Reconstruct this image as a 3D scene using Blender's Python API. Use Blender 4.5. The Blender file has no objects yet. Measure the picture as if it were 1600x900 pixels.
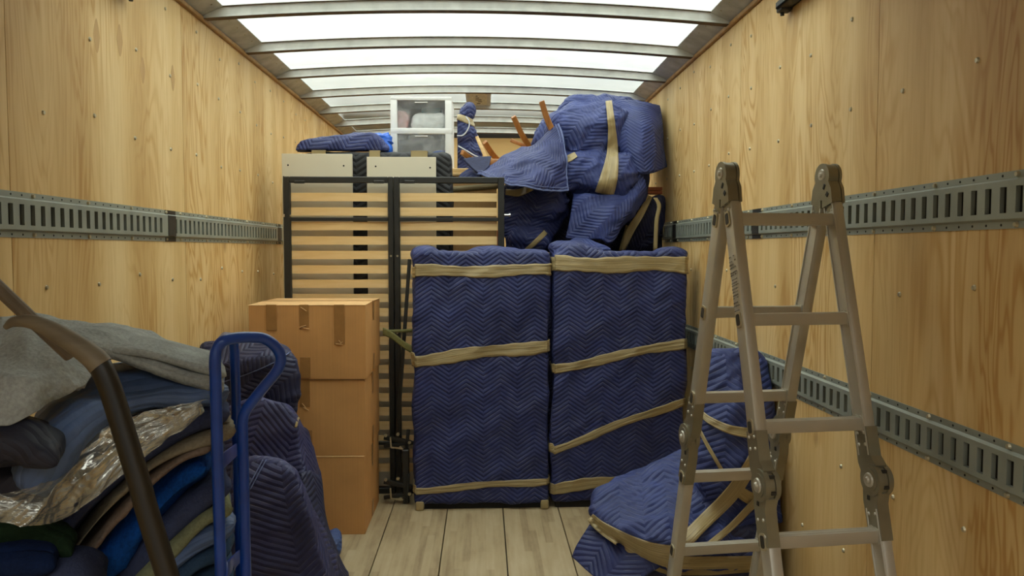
import bpy, bmesh, math, random
import numpy as np
from mathutils import Vector, Matrix, Euler
from mathutils.bvhtree import BVHTree

random.seed(7)
C = bpy.context.scene.collection
SC = bpy.context.scene

# ---------------------------------------------------------------- camera
F = 1190.0
CAM = Vector((0.0, 0.0, 1.40))
cd = bpy.data.cameras.new('camera')
cd.sensor_width = 36.0
cd.lens = F / 1600.0 * 36.0
cd.clip_start = 0.05
cam = bpy.data.objects.new('camera', cd)
C.objects.link(cam)
cam.location = CAM
cam.rotation_euler = (math.radians(90) - math.atan(60 / F), 0.0, -math.atan(45 / F))
SC.camera = cam
MC = cam.rotation_euler.to_matrix()

# ---------------------------------------------------------------- sky: plain overcast, brighter towards the zenith
world = bpy.data.worlds.new('overcast_sky')
SC.world = world
world.use_nodes = True
nt = world.node_tree
nt.nodes.clear()
w_out = nt.nodes.new('ShaderNodeOutputWorld')
w_bg = nt.nodes.new('ShaderNodeBackground')
w_tc = nt.nodes.new('ShaderNodeTexCoord')
w_sep = nt.nodes.new('ShaderNodeSeparateXYZ')
w_mr = nt.nodes.new('ShaderNodeMapRange')
w_mr.inputs['From Min'].default_value = 0.0
w_mr.inputs['From Max'].default_value = 1.0
w_mr.inputs['To Min'].default_value = 0.33
w_mr.inputs['To Max'].default_value = 1.0
w_mul = nt.nodes.new('ShaderNodeMath')
w_mul.operation = 'MULTIPLY'
w_mul.inputs[1].default_value = 6.6
w_bg.inputs['Color'].default_value = (0.95, 1.0, 0.97, 1)
nt.links.new(w_tc.outputs['Generated'], w_sep.inputs[0])
nt.links.new(w_sep.outputs['Z'], w_mr.inputs['Value'])
nt.links.new(w_mr.outputs[0], w_mul.inputs[0])
nt.links.new(w_mul.outputs[0], w_bg.inputs['Strength'])
nt.links.new(w_bg.outputs[0], w_out.inputs[0])

SC.view_settings.view_transform = 'Standard'
SC.view_settings.look = 'None'
SC.view_settings.gamma = 1.0
SC.view_settings.use_curve_mapping = False
SC.view_settings.exposure = 0.0
SC.cycles.max_bounces = 14
SC.cycles.diffuse_bounces = 8
SC.cycles.transparent_max_bounces = 16
SC.cycles.sample_clamp_indirect = 12.0

# ---------------------------------------------------------------- helpers
def ray(px, py):
    return MC @ Vector(((px - 800) / F, -(py - 450) / F, -1.0))
def P(px, py, Y):                      # the point at depth Y seen at that pixel
    d = ray(px, py)
    return CAM + d * (Y / d.y)
def PF(px, py, z=0.0):                 # on a level plane
    d = ray(px, py)
    return CAM + d * ((z - CAM.z) / d.z)
def PX(px, py, X):                     # on a side wall
    d = ray(px, py)
    return CAM + d * (X / d.x)
def PX2(px, py, Y):
    return tuple(P(px, py, Y))

def S(r, g, b):
    f = lambda c: (c / 255 / 12.92) if c / 255 <= 0.04045 else ((c / 255 + 0.055) / 1.055) ** 2.4
    return (f(r), f(g), f(b), 1.0)

def tag(o, label=None, cat=None, group=None, kind=None):
    if label: o['label'] = label
    if cat: o['category'] = cat
    if group: o['group'] = group
    if kind: o['kind'] = kind
    return o

def thing(name, label, cat, loc=(0, 0, 0), rotz=0.0, group=None):
    o = bpy.data.objects.new(name, None)
    o.empty_display_size = 0.1
    C.objects.link(o)
    o.location = loc
    o.rotation_euler = (0, 0, rotz)
    return tag(o, label, cat, group)

def mesh_from(verts, faces, uvs=None, smooth=True, name='m'):
    me = bpy.data.meshes.new(name)
    me.from_pydata([tuple(v) for v in verts], [], faces)
    me.update()
    if uvs is not None:                # per-vertex uvs
        lay = me.uv_layers.new(name='UVMap')
        idx = np.zeros(len(me.loops), dtype=np.int64)
        me.loops.foreach_get('vertex_index', idx)
        lay.data.foreach_set('uv', np.asarray(uvs, dtype=np.float64)[idx].ravel())
    me.polygons.foreach_set('use_smooth', [smooth] * len(me.polygons))
    return me

def link(name, me, mat, parent=None, world_coords=True, base=None):
    """me in world coordinates -> an object whose origin is at its parent (or at its own base)."""
    o = bpy.data.objects.new(name, me)
    C.objects.link(o)
    me.name = name
    if mat is not None and len(me.materials) == 0:
        me.materials.append(mat)
    if world_coords:
        if parent is not None:
            top = Vector(parent.location)
            q = parent.parent
            while q is not None:
                top += Vector(q.location)
                q = q.parent
            me.transform(Matrix.Translation(-top))
        else:
            co = np.array([v.co[:] for v in me.vertices])
            b = Vector(((co[:, 0].min() + co[:, 0].max()) / 2, (co[:, 1].min() + co[:, 1].max()) / 2, co[:, 2].min())) if base is None else Vector(base)
            me.transform(Matrix.Translation(-b))
            o.location = b
    if parent is not None:
        o.parent = parent
    return o

class MB:
    """collects simple solids into one mesh"""
    def __init__(s):
        s.bm = bmesh.new()
    def box(s, c, size, rot=None, bevel=0.0, seg=2):
        r = bmesh.ops.create_cube(s.bm, size=1.0)
        vs = r['verts']
        M = Matrix.Translation(Vector(c)) @ ((rot.to_matrix() if isinstance(rot, Euler) else rot).to_4x4() if rot is not None else Matrix.Identity(4)) @ Matrix.Diagonal(Vector((size[0], size[1], size[2], 1)))
        bmesh.ops.transform(s.bm, matrix=M, verts=vs)
        if bevel > 0:
            es = list({e for v in vs for e in v.link_edges})
            bmesh.ops.bevel(s.bm, geom=es, offset=bevel, segments=seg, affect='EDGES', profile=0.5)
        return s
    def b2(s, lo, hi, bevel=0.0, seg=2):
        return s.box([(lo[i] + hi[i]) / 2 for i in range(3)], [abs(hi[i] - lo[i]) for i in range(3)], None, bevel, seg)
    def bar(s, a, b, w, h, up=(0, 0, 1), bevel=0.0):
        a = Vector(a); b = Vector(b)
        z = (b - a); L = z.length; z.normalize()
        y = Vector(up); y = (y - z * y.dot(z)).normalized()
        x = y.cross(z)
        R = Matrix((x, y, z)).transposed()
        return s.box((a + b) / 2, (w, h, L), R, bevel)
    def cyl(s, a, b, r, seg=16, r2=None):
        a = Vector(a); b = Vector(b)
        z = b - a; L = z.length
        q = Vector((0, 0, 1)).rotation_difference(z.normalized())
        M = Matrix.Translation((a + b) / 2) @ q.to_matrix().to_4x4()
        bmesh.ops.create_cone(s.bm, cap_ends=True, segments=seg, radius1=r, radius2=r if r2 is None else r2, depth=L, matrix=M)
        return s
    def prism(s, pts, a, axis_vec):
        """pts: list of 3d points of an outline, extruded along axis_vec"""
        v0 = [s.bm.verts.new(Vector(p) + Vector(a)) for p in pts]
        v1 = [s.bm.verts.new(Vector(p) + Vector(a) + Vector(axis_vec)) for p in pts]
        n = len(pts)
        s.bm.faces.new(v0[::-1]); s.bm.faces.new(v1)
        for i in range(n):
            s.bm.faces.new((v0[i], v0[(i + 1) % n], v1[(i + 1) % n], v1[i]))
        return s
    def tube(s, pts, r, seg=10, closed=False):
        pts = [Vector(p) for p in pts]
        n = len(pts)
        rings = []
        prev = None
        for i, p in enumerate(pts):
            t = (pts[min(i + 1, n - 1)] - pts[max(i - 1, 0)]).normalized()
            if prev is None:
                u = Vector((0, 1, 0)) if abs(t.y) < 0.9 else Vector((1, 0, 0))
            else:
                u = prev
            u = (u - t * u.dot(t)).normalized()
            prev = u
            w = t.cross(u)
            rr = r[i] if hasattr(r, '__len__') else r
            rings.append([s.bm.verts.new(p + (u * math.cos(k * 2 * math.pi / seg) + w * math.sin(k * 2 * math.pi / seg)) * rr) for k in range(seg)])
        for i in range(n - 1):
            for k in range(seg):
                s.bm.faces.new((rings[i][k], rings[i][(k + 1) % seg], rings[i + 1][(k + 1) % seg], rings[i + 1][k]))
        s.bm.faces.new(rings[0][::-1]); s.bm.faces.new(rings[-1])
        return s
    def quad(s, a, b, c, d):
        s.bm.faces.new([s.bm.verts.new(Vector(p)) for p in (a, b, c, d)])
        return s
    def mesh(s, smooth=False, angle=None):
        me = bpy.data.meshes.new('m')
        bmesh.ops.recalc_face_normals(s.bm, faces=s.bm.faces)
        s.bm.to_mesh(me); s.bm.free()
        if smooth:
            me.polygons.foreach_set('use_smooth', [True] * len(me.polygons))
            me.set_sharp_from_angle(angle=math.radians(angle or 35))
        return me
    def build(s, name, mat, parent=None, smooth=True, angle=28, world_coords=True):
        return link(name, s.mesh(smooth, angle), mat, parent, world_coords)

# vectorised value noise
def _hash(i, j, k, seed):
    h = (i * 374761393 + j * 668265263 + k * 2147483647 + seed * 1274126177) & 0xffffffff
    h = ((h ^ (h >> 13)) * 1274126177) & 0xffffffff
    h = h ^ (h >> 16)
    return (h & 0xffff) / 32767.5 - 1.0
def vnoise(p, seed=0):
    p = np.asarray(p, dtype=np.float64)
    i = np.floor(p).astype(np.int64)
    f = p - i
    f = f * f * f * (f * (f * 6 - 15) + 10)
    out = 0
    for dx in (0, 1):
        for dy in (0, 1):
            for dz in (0, 1):
                wgt = (f[:, 0] if dx else 1 - f[:, 0]) * (f[:, 1] if dy else 1 - f[:, 1]) * (f[:, 2] if dz else 1 - f[:, 2])
                out = out + wgt * _hash(i[:, 0] + dx, i[:, 1] + dy, i[:, 2] + dz, seed)
    return out
def wrinkle(p, freq, dirv=None, stretch=1.0, seed=0, ridged=True, octaves=2):
    """p (n,3); lower frequency along dirv by stretch"""
    q = np.array(p, dtype=np.float64)
    if dirv is not None:
        d = np.array(dirv, dtype=np.float64); d /= np.linalg.norm(d)
        q = q - np.outer(q @ d, d) * (1 - 1 / stretch)
    # gentle warp
    q = q + 0.05 * np.stack([vnoise(q * freq * 0.5 + 11, seed + 5), vnoise(q * freq * 0.5 + 31, seed + 6), vnoise(q * freq * 0.5 + 57, seed + 7)], 1)
    a = 0; amp = 1.0; f = freq
    for o in range(octaves):
        n = vnoise(q * f, seed + o * 17)
        a = a + amp * ((1 - 2.2 * np.abs(n)) if ridged else n)
        amp *= 0.5; f *= 2.05
    return a

# ---------------------------------------------------------------- materials
def new_mat(name):
    m = bpy.data.materials.new(name)
    m.use_nodes = True
    n = m.node_tree
    b = n.nodes['Principled BSDF']
    return m, n, b
def N(n, t, **kw):
    x = n.nodes.new(t)
    for k, v in kw.items():
        setattr(x, k, v)
    return x
def ramp(n, cols):
    r = N(n, 'ShaderNodeValToRGB')
    while len(r.color_ramp.elements) < len(cols):
        r.color_ramp.elements.new(0.5)
    for e, (p, c) in zip(r.color_ramp.elements, cols):
        e.position = p; e.color = c
    return r
def mapping(n, scale, src='Object', loc=None):
    tc = N(n, 'ShaderNodeTexCoord')
    mp = N(n, 'ShaderNodeMapping')
    mp.inputs['Scale'].default_value = scale
    n.links.new(tc.outputs[src], mp.inputs['Vector'])
    if loc is not None:
        mp.inputs['Location'].default_value = loc
    return mp
def math_n(n, op, a, b=None):
    x = N(n, 'ShaderNodeMath', operation=op)
    for i, v in enumerate((a, b)):
        if v is None: continue
        if isinstance(v, (int, float)): x.inputs[i].default_value = v
        else: n.links.new(v, x.inputs[i])
    return x.outputs[0]
def bump(n, b, h, strength=0.3, dist=0.01):
    x = N(n, 'ShaderNodeBump')
    x.inputs['Strength'].default_value = strength
    x.inputs['Distance'].default_value = dist
    n.links.new(h, x.inputs['Height'])
    n.links.new(x.outputs[0], b.inputs['Normal'])
    return x

def plain(name, col, rough=0.5, metal=0.0, var=0.12, scale=20.0, bumpy=0.0, spec=0.5):
    m, n, b = new_mat(name)
    mp = mapping(n, (scale, scale, scale))
    no = N(n, 'ShaderNodeTexNoise'); no.inputs['Scale'].default_value = 1.0; no.inputs['Detail'].default_value = 4
    n.links.new(mp.outputs[0], no.inputs['Vector'])
    c2 = tuple(c * (1 - var) for c in col[:3]) + (1,); c1 = tuple(min(1, c * (1 + var)) for c in col[:3]) + (1,)
    r = ramp(n, [(0.3, c2), (0.7, c1)])
    n.links.new(no.outputs['Fac'], r.inputs[0])
    n.links.new(r.outputs[0], b.inputs['Base Color'])
    b.inputs['Roughness'].default_value = rough
    b.inputs['Metallic'].default_value = metal
    b.inputs['Specular IOR Level'].default_value = spec
    if bumpy:
        bump(n, b, no.outputs['Fac'], bumpy, 0.005)
    return m

def plywood(name, along='Y'):
    """vertical grain: stretched noise, cathedral figure, darker plugs"""
    m, n, b = new_mat(name)
    oi = N(n, 'ShaderNodeObjectInfo')
    tc = N(n, 'ShaderNodeTexCoord')
    off = N(n, 'ShaderNodeVectorMath', operation='SCALE'); 
    cmb = N(n, 'ShaderNodeCombineXYZ')
    n.links.new(math_n(n, 'MULTIPLY', oi.outputs['Random'], 37.0), cmb.inputs[0])
    n.links.new(math_n(n, 'MULTIPLY', oi.outputs['Random'], 91.0), cmb.inputs[1])
    n.links.new(math_n(n, 'MULTIPLY', oi.outputs['Random'], 53.0), cmb.inputs[2])
    add = N(n, 'ShaderNodeVectorMath', operation='ADD')
    n.links.new(tc.outputs['Object'], add.inputs[0]); n.links.new(cmb.outputs[0], add.inputs[1])
    def mapped(scale):
        mp = N(n, 'ShaderNodeMapping'); mp.inputs['Scale'].default_value = scale
        n.links.new(add.outputs[0], mp.inputs['Vector'])
        return mp.outputs[0]
    # figure: contour bands of a vertically stretched field
    fn = N(n, 'ShaderNodeTexNoise'); fn.inputs['Scale'].default_value = 1; fn.inputs['Detail'].default_value = 3.0; fn.inputs['Distortion'].default_value = 0.7
    n.links.new(mapped((1, 4.6, 0.85)), fn.inputs['Vector'])
    bands = math_n(n, 'SINE', math_n(n, 'MULTIPLY', fn.outputs['Fac'], 95.0))
    bands = math_n(n, 'MULTIPLY_ADD', bands, 0.5); bands.node.inputs[2].default_value = 0.5
    bands = math_n(n, 'POWER', bands, 2.5)
    # fine fibres
    ff = N(n, 'ShaderNodeTexNoise'); ff.inputs['Scale'].default_value = 1; ff.inputs['Detail'].default_value = 3.0
    n.links.new(mapped((1, 75, 4.5)), ff.inputs['Vector'])
    # broad veneer tone
    br = N(n, 'ShaderNodeTexNoise'); br.inputs['Scale'].default_value = 1; br.inputs['Detail'].default_value = 1.5
    n.links.new(mapped((1, 5.0, 0.22)), br.inputs['Vector'])
    # mask: where the figure shows
    mk = N(n, 'ShaderNodeTexNoise'); mk.inputs['Scale'].default_value = 1; mk.inputs['Detail'].default_value = 2.0
    n.links.new(mapped((1, 2.0, 0.8)), mk.inputs['Vector'])
    mkr = N(n, 'ShaderNodeMapRange'); mkr.inputs['From Min'].default_value = 0.38; mkr.inputs['From Max'].default_value = 0.60
    n.links.new(mk.outputs['Fac'], mkr.inputs['Value'])
    r1 = ramp(n, [(0.28, S(198, 162, 104)), (0.52, S(216, 184, 128)), (0.75, S(226, 198, 146))])
    n.links.new(br.outputs['Fac'], r1.inputs[0])
    mx = N(n, 'ShaderNodeMix', data_type='RGBA'); mx.blend_type = 'MULTIPLY'
    fac = math_n(n, 'MULTIPLY', math_n(n, 'MULTIPLY', bands, mkr.outputs[0]), 0.95)
    n.links.new(fac, mx.inputs[0]); n.links.new(r1.outputs[0], mx.inputs[6]); mx.inputs[7].default_value = (0.76, 0.62, 0.42, 1)
    mx2 = N(n, 'ShaderNodeMix', data_type='RGBA'); mx2.blend_type = 'MULTIPLY'
    fr = N(n, 'ShaderNodeMapRange'); fr.inputs['From Min'].default_value = 0.45; fr.inputs['From Max'].default_value = 0.75
    n.links.new(ff.outputs['Fac'], fr.inputs['Value'])
    n.links.new(math_n(n, 'MULTIPLY', fr.outputs[0], 0.45), mx2.inputs[0]); n.links.new(mx.outputs[2], mx2.inputs[6]); mx2.inputs[7].default_value = (0.78, 0.68, 0.52, 1)
    # knots
    vo = N(n, 'ShaderNodeTexVoronoi'); vo.inputs['Scale'].default_value = 1
    n.links.new(mapped((1, 1.6, 1.1)), vo.inputs['Vector'])
    kn = N(n, 'ShaderNodeMapRange'); kn.inputs['From Min'].default_value = 0.02; kn.inputs['From Max'].default_value = 0.05; kn.inputs['To Min'].default_value = 0.6; kn.inputs['To Max'].default_value = 0
    n.links.new(vo.outputs['Distance'], kn.inputs['Value'])
    mx3 = N(n, 'ShaderNodeMix', data_type='RGBA'); mx3.blend_type = 'MULTIPLY'
    n.links.new(kn.outputs[0], mx3.inputs[0]); n.links.new(mx2.outputs[2], mx3.inputs[6]); mx3.inputs[7].default_value = (0.45, 0.3, 0.18, 1)
    n.links.new(mx3.outputs[2], b.inputs['Base Color'])
    b.inputs['Roughness'].default_value = 0.55
    b.inputs['Specular IOR Level'].default_value = 0.3
    bump(n, b, ff.outputs['Fac'], 0.12, 0.002)
    return m

def planks_mat():
    m, n, b = new_mat('laminated floor wood')
    oi = N(n, 'ShaderNodeObjectInfo')
    tc = N(n, 'ShaderNodeTexCoord')
    sep = N(n, 'ShaderNodeSeparateXYZ'); n.links.new(tc.outputs['Object'], sep.inputs[0])
    strip = math_n(n, 'FLOOR', math_n(n, 'MULTIPLY', sep.outputs[0], 28.0))
    rnd = math_n(n, 'MULTIPLY', oi.outputs['Random'], 29.0)
    # staggered staves along y
    wn = N(n, 'ShaderNodeTexWhiteNoise', noise_dimensions='2D')
    c0 = N(n, 'ShaderNodeCombineXYZ'); n.links.new(strip, c0.inputs[0]); n.links.new(rnd, c0.inputs[1]); n.links.new(c0.outputs[0], wn.inputs['Vector'])
    yy = math_n(n, 'ADD', math_n(n, 'MULTIPLY', sep.outputs[1], 1.6), math_n(n, 'MULTIPLY', wn.outputs['Value'], 7.0))
    stave = math_n(n, 'FLOOR', yy)
    wn2 = N(n, 'ShaderNodeTexWhiteNoise', noise_dimensions='3D')
    c1 = N(n, 'ShaderNodeCombineXYZ'); n.links.new(strip, c1.inputs[0]); n.links.new(stave, c1.inputs[1]); n.links.new(rnd, c1.inputs[2]); n.links.new(c1.outputs[0], wn2.inputs['Vector'])
    mp = N(n, 'ShaderNodeMapping'); mp.inputs['Scale'].default_value = (55, 3.0, 1)
    n.links.new(tc.outputs['Object'], mp.inputs[0])
    no = N(n, 'ShaderNodeTexNoise'); no.inputs['Scale'].default_value = 1; no.inputs['Detail'].default_value = 4
    n.links.new(mp.outputs[0], no.inputs['Vector'])
    mp2 = N(n, 'ShaderNodeMapping'); mp2.inputs['Scale'].default_value = (7, 2.2, 1)
    n.links.new(tc.outputs['Object'], mp2.inputs[0])
    no2 = N(n, 'ShaderNodeTexNoise'); no2.inputs['Scale'].default_value = 1; no2.inputs['Detail'].default_value = 5; no2.inputs['Roughness'].default_value = 0.65
    n.links.new(mp2.outputs[0], no2.inputs['Vector'])
    v = math_n(n, 'ADD', math_n(n, 'MULTIPLY', wn2.outputs['Value'], 0.16), math_n(n, 'ADD', math_n(n, 'MULTIPLY', no.outputs['Fac'], 0.3), math_n(n, 'MULTIPLY', no2.outputs['Fac'], 0.55)))
    r = ramp(n, [(0.28, S(124, 103, 75)), (0.50, S(166, 147, 113)), (0.78, S(184, 167, 136))])
    n.links.new(v, r.inputs[0])
    n.links.new(r.outputs[0], b.inputs['Base Color'])
    b.inputs['Roughness'].default_value = 0.7
    bump(n, b, no.outputs['Fac'], 0.15, 0.002)
    return m

def quilt(name, col, thread=(0.22, 0.24, 0.36), rough=0.62, period=0.183, amp=0.061, space=0.0237, thread_amt=0.8, relief=0.38, sheen=0.0):
    m, n, b = new_mat(name)
    tc = N(n, 'ShaderNodeTexCoord')
    sep = N(n, 'ShaderNodeSeparateXYZ'); n.links.new(tc.outputs['UV'], sep.inputs[0])
    u, v = sep.outputs[0], sep.outputs[1]
    tri = math_n(n, 'ABSOLUTE', math_n(n, 'SUBTRACT', math_n(n, 'FRACT', math_n(n, 'DIVIDE', u, period)), 0.5))
    w = math_n(n, 'DIVIDE', math_n(n, 'ADD', v, math_n(n, 'MULTIPLY', tri, 2 * amp)), space)
    fr = math_n(n, 'FRACT', w)
    d = math_n(n, 'ABSOLUTE', math_n(n, 'SUBTRACT', fr, 0.5))         # 0.5 at the seam
    puff = math_n(n, 'POWER', math_n(n, 'SUBTRACT', 1.0, math_n(n, 'MULTIPLY', d, 2.0)), 0.55)
    seam = N(n, 'ShaderNodeMapRange'); seam.inputs['From Min'].default_value = 0.43; seam.inputs['From Max'].default_value = 0.48
    n.links.new(d, seam.inputs['Value'])
    mp = mapping(n, (9, 9, 9))
    no = N(n, 'ShaderNodeTexNoise'); no.inputs['Scale'].default_value = 1; no.inputs['Detail'].default_value = 5
    n.links.new(mp.outputs[0], no.inputs['Vector'])
    c1 = tuple(c * 0.8 for c in col[:3]) + (1,); c2 = tuple(c * 1.25 for c in col[:3]) + (1,)
    r = ramp(n, [(0.3, c1), (0.7, c2)])
    n.links.new(no.outputs['Fac'], r.inputs[0])
    # thread shows here and there, its pale tone also painting the lit seam edges
    mp2 = mapping(n, (14, 14, 14))
    no2 = N(n, 'ShaderNodeTexNoise'); no2.inputs['Scale'].default_value = 1
    n.links.new(mp2.outputs[0], no2.inputs['Vector'])
    tm = N(n, 'ShaderNodeMapRange'); tm.inputs['From Min'].default_value = 0.45; tm.inputs['From Max'].default_value = 0.62; tm.inputs['To Max'].default_value = thread_amt
    n.links.new(no2.outputs['Fac'], tm.inputs['Value'])
    mx = N(n, 'ShaderNodeMix', data_type='RGBA')
    n.links.new(math_n(n, 'MULTIPLY', seam.outputs[0], tm.outputs[0]), mx.inputs[0])
    n.links.new(r.outputs[0], mx.inputs[6]); mx.inputs[7].default_value = tuple(thread) + (1,)
    n.links.new(mx.outputs[2], b.inputs['Base Color'])
    b.inputs['Roughness'].default_value = rough
    b.inputs['Specular IOR Level'].default_value = 0.45
    if sheen:
        b.inputs['Sheen Weight'].default_value = sheen
    # fine crinkle on top of the puffs
    mp3 = mapping(n, (60, 60, 60))
    no3 = N(n, 'ShaderNodeTexNoise'); no3.inputs['Scale'].default_value = 1; no3.inputs['Detail'].default_value = 3
    n.links.new(mp3.outputs[0], no3.inputs['Vector'])
    h = math_n(n, 'ADD', puff, math_n(n, 'MULTIPLY', no3.outputs['Fac'], 0.35))
    bump(n, b, h, relief, 0.012)
    return m

def felt(name, col, fleck=0.35, rough=0.95):
    m, n, b = new_mat(name)
    mp = mapping(n, (1, 1, 1))
    no = N(n, 'ShaderNodeTexNoise'); no.inputs['Scale'].default_value = 140; no.inputs['Detail'].default_value = 3
    no2 = N(n, 'ShaderNodeTexNoise'); no2.inputs['Scale'].default_value = 11; no2.inputs['Detail'].default_value = 4
    n.links.new(mp.outputs[0], no.inputs['Vector']); n.links.new(mp.outputs[0], no2.inputs['Vector'])
    v = math_n(n, 'ADD', math_n(n, 'MULTIPLY', no.outputs['Fac'], 0.5), math_n(n, 'MULTIPLY', no2.outputs['Fac'], 0.5))
    r = ramp(n, [(0.32, tuple(c * (1 - fleck) for c in col[:3]) + (1,)), (0.5, col), (0.68, tuple(min(1, c * (1 + fleck)) for c in col[:3]) + (1,))])
    n.links.new(v, r.inputs[0]); n.links.new(r.outputs[0], b.inputs['Base Color'])
    b.inputs['Roughness'].default_value = rough
    b.inputs['Specular IOR Level'].default_value = 0.15
    bump(n, b, v, 0.5, 0.008)
    return m

def tape_mat(name, col):
    m, n, b = new_mat(name)
    tc = N(n, 'ShaderNodeTexCoord')
    mp = N(n, 'ShaderNodeMapping'); mp.inputs['Scale'].default_value = (3.0, 220.0, 1)
    n.links.new(tc.outputs['UV'], mp.inputs[0])
    no = N(n, 'ShaderNodeTexNoise'); no.inputs['Scale'].default_value = 1; no.inputs['Detail'].default_value = 3; no.inputs['Distortion'].default_value = 0.4
    n.links.new(mp.outputs[0], no.inputs['Vector'])
    r = ramp(n, [(0.3, tuple(c * 0.72 for c in col[:3]) + (1,)), (0.55, col), (0.75, tuple(min(1, c * 1.25) for c in col[:3]) + (1,))])
    n.links.new(no.outputs['Fac'], r.inputs[0]); n.links.new(r.outputs[0], b.inputs['Base Color'])
    b.inputs['Roughness'].default_value = 0.38
    bump(n, b, no.outputs['Fac'], 0.55, 0.008)
    return m

def cardboard(name, col):
    m, n, b = new_mat(name)
    mp = mapping(n, (6, 6, 6))
    no = N(n, 'ShaderNodeTexNoise'); no.inputs['Scale'].default_value = 1; no.inputs['Detail'].default_value = 4
    n.links.new(mp.outputs[0], no.inputs['Vector'])
    mp2 = mapping(n, (150, 150, 1.5))
    no2 = N(n, 'ShaderNodeTexNoise'); no2.inputs['Scale'].default_value = 1
    n.links.new(mp2.outputs[0], no2.inputs['Vector'])
    v = math_n(n, 'ADD', math_n(n, 'MULTIPLY', no.outputs['Fac'], 0.65), math_n(n, 'MULTIPLY', no2.outputs['Fac'], 0.35))
    r = ramp(n, [(0.3, tuple(c * 0.88 for c in col[:3]) + (1,)), (0.7, tuple(min(1, c * 1.1) for c in col[:3]) + (1,))])
    n.links.new(v, r.inputs[0]); n.links.new(r.outputs[0], b.inputs['Base Color'])
    b.inputs['Roughness'].default_value = 0.75
    b.inputs['Specular IOR Level'].default_value = 0.25
    bump(n, b, no2.outputs['Fac'], 0.06, 0.002)
    return m

def roof_mat():
    m, n, b = new_mat('translucent fibreglass')
    n.nodes.remove(b)
    out = n.nodes['Material Output']
    mp = mapping(n, (3, 3, 3))
    no = N(n, 'ShaderNodeTexNoise'); no.inputs['Scale'].default_value = 2.0; no.inputs['Detail'].default_value = 6
    n.links.new(mp.outputs[0], no.inputs['Vector'])
    r = ramp(n, [(0.3, (0.80, 0.84, 0.79, 1)), (0.7, (0.88, 0.91, 0.86, 1))])
    n.links.new(no.outputs['Fac'], r.inputs[0])
    t = N(n, 'ShaderNodeBsdfRefraction'); t.inputs['Roughness'].default_value = 0.45; t.inputs['IOR'].default_value = 1.03; d = N(n, 'ShaderNodeBsdfDiffuse')
    n.links.new(r.outputs[0], t.inputs['Color']); n.links.new(r.outputs[0], d.inputs['Color'])
    mx = N(n, 'ShaderNodeMixShader'); mx.inputs[0].default_value = 0.36
    n.links.new(t.outputs[0], mx.inputs[1]); n.links.new(d.outputs[0], mx.inputs[2]); n.links.new(mx.outputs[0], out.inputs['Surface'])
    return m

def film_mat(name, tint, clear, rough=0.12, body=(0.8, 0.8, 0.75), crinkle=False):
    """clear plastic: see-through plus a shiny, slightly milky skin"""
    m, n, b = new_mat(name)
    out = n.nodes['Material Output']
    b.inputs['Base Color'].default_value = tuple(body) + (1,)
    b.inputs['Roughness'].default_value = rough
    b.inputs['Specular IOR Level'].default_value = 0.9
    if crinkle:
        b.inputs['Metallic'].default_value = 0.75
        tcu = N(n, 'ShaderNodeTexCoord'); mpu = N(n, 'ShaderNodeMapping'); mpu.inputs['Scale'].default_value = (5, 26, 1)
        n.links.new(tcu.outputs['UV'], mpu.inputs[0])
        nu_ = N(n, 'ShaderNodeTexNoise'); nu_.inputs['Scale'].default_value = 1; nu_.inputs['Detail'].default_value = 4; nu_.inputs['Distortion'].default_value = 1.2
        n.links.new(mpu.outputs[0], nu_.inputs['Vector'])
        bump(n, b, nu_.outputs['Fac'], 0.7, 0.02)
    t = N(n, 'ShaderNodeBsdfTransparent'); t.inputs['Color'].default_value = tuple(tint) + (1,)
    mp = mapping(n, (8, 8, 8))
    no = N(n, 'ShaderNodeTexNoise'); no.inputs['Scale'].default_value = 1; no.inputs['Detail'].default_value = 4; no.inputs['Distortion'].default_value = 1.0
    n.links.new(mp.outputs[0], no.inputs['Vector'])
    mr = N(n, 'ShaderNodeMapRange'); mr.inputs['From Min'].default_value = 0.35; mr.inputs['From Max'].default_value = 0.7
    mr.inputs['To Min'].default_value = max(0, 1 - clear - 0.12); mr.inputs['To Max'].default_value = min(1, 1 - clear + 0.12)
    n.links.new(no.outputs['Fac'], mr.inputs['Value'])
    mx = N(n, 'ShaderNodeMixShader')
    n.links.new(mr.outputs[0], mx.inputs[0]); n.links.new(t.outputs[0], mx.inputs[1]); n.links.new(b.outputs[0], mx.inputs[2])
    n.links.new(mx.outputs[0], out.inputs['Surface'])
    return m

def wood(name, c1, c2, axis=2, scale=40, rough=0.45):
    m, n, b = new_mat(name)
    sc = [scale] * 3; sc[axis] = scale * 0.06
    mp = mapping(n, tuple(sc))
    no = N(n, 'ShaderNodeTexNoise'); no.inputs['Scale'].default_value = 1; no.inputs['Detail'].default_value = 4; no.inputs['Distortion'].default_value = 0.6
    n.links.new(mp.outputs[0], no.inputs['Vector'])
    r = ramp(n, [(0.3, c1), (0.7, c2)])
    n.links.new(no.outputs['Fac'], r.inputs[0]); n.links.new(r.outputs[0], b.inputs['Base Color'])
    b.inputs['Roughness'].default_value = rough
    bump(n, b, no.outputs['Fac'], 0.1, 0.002)
    return m

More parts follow.
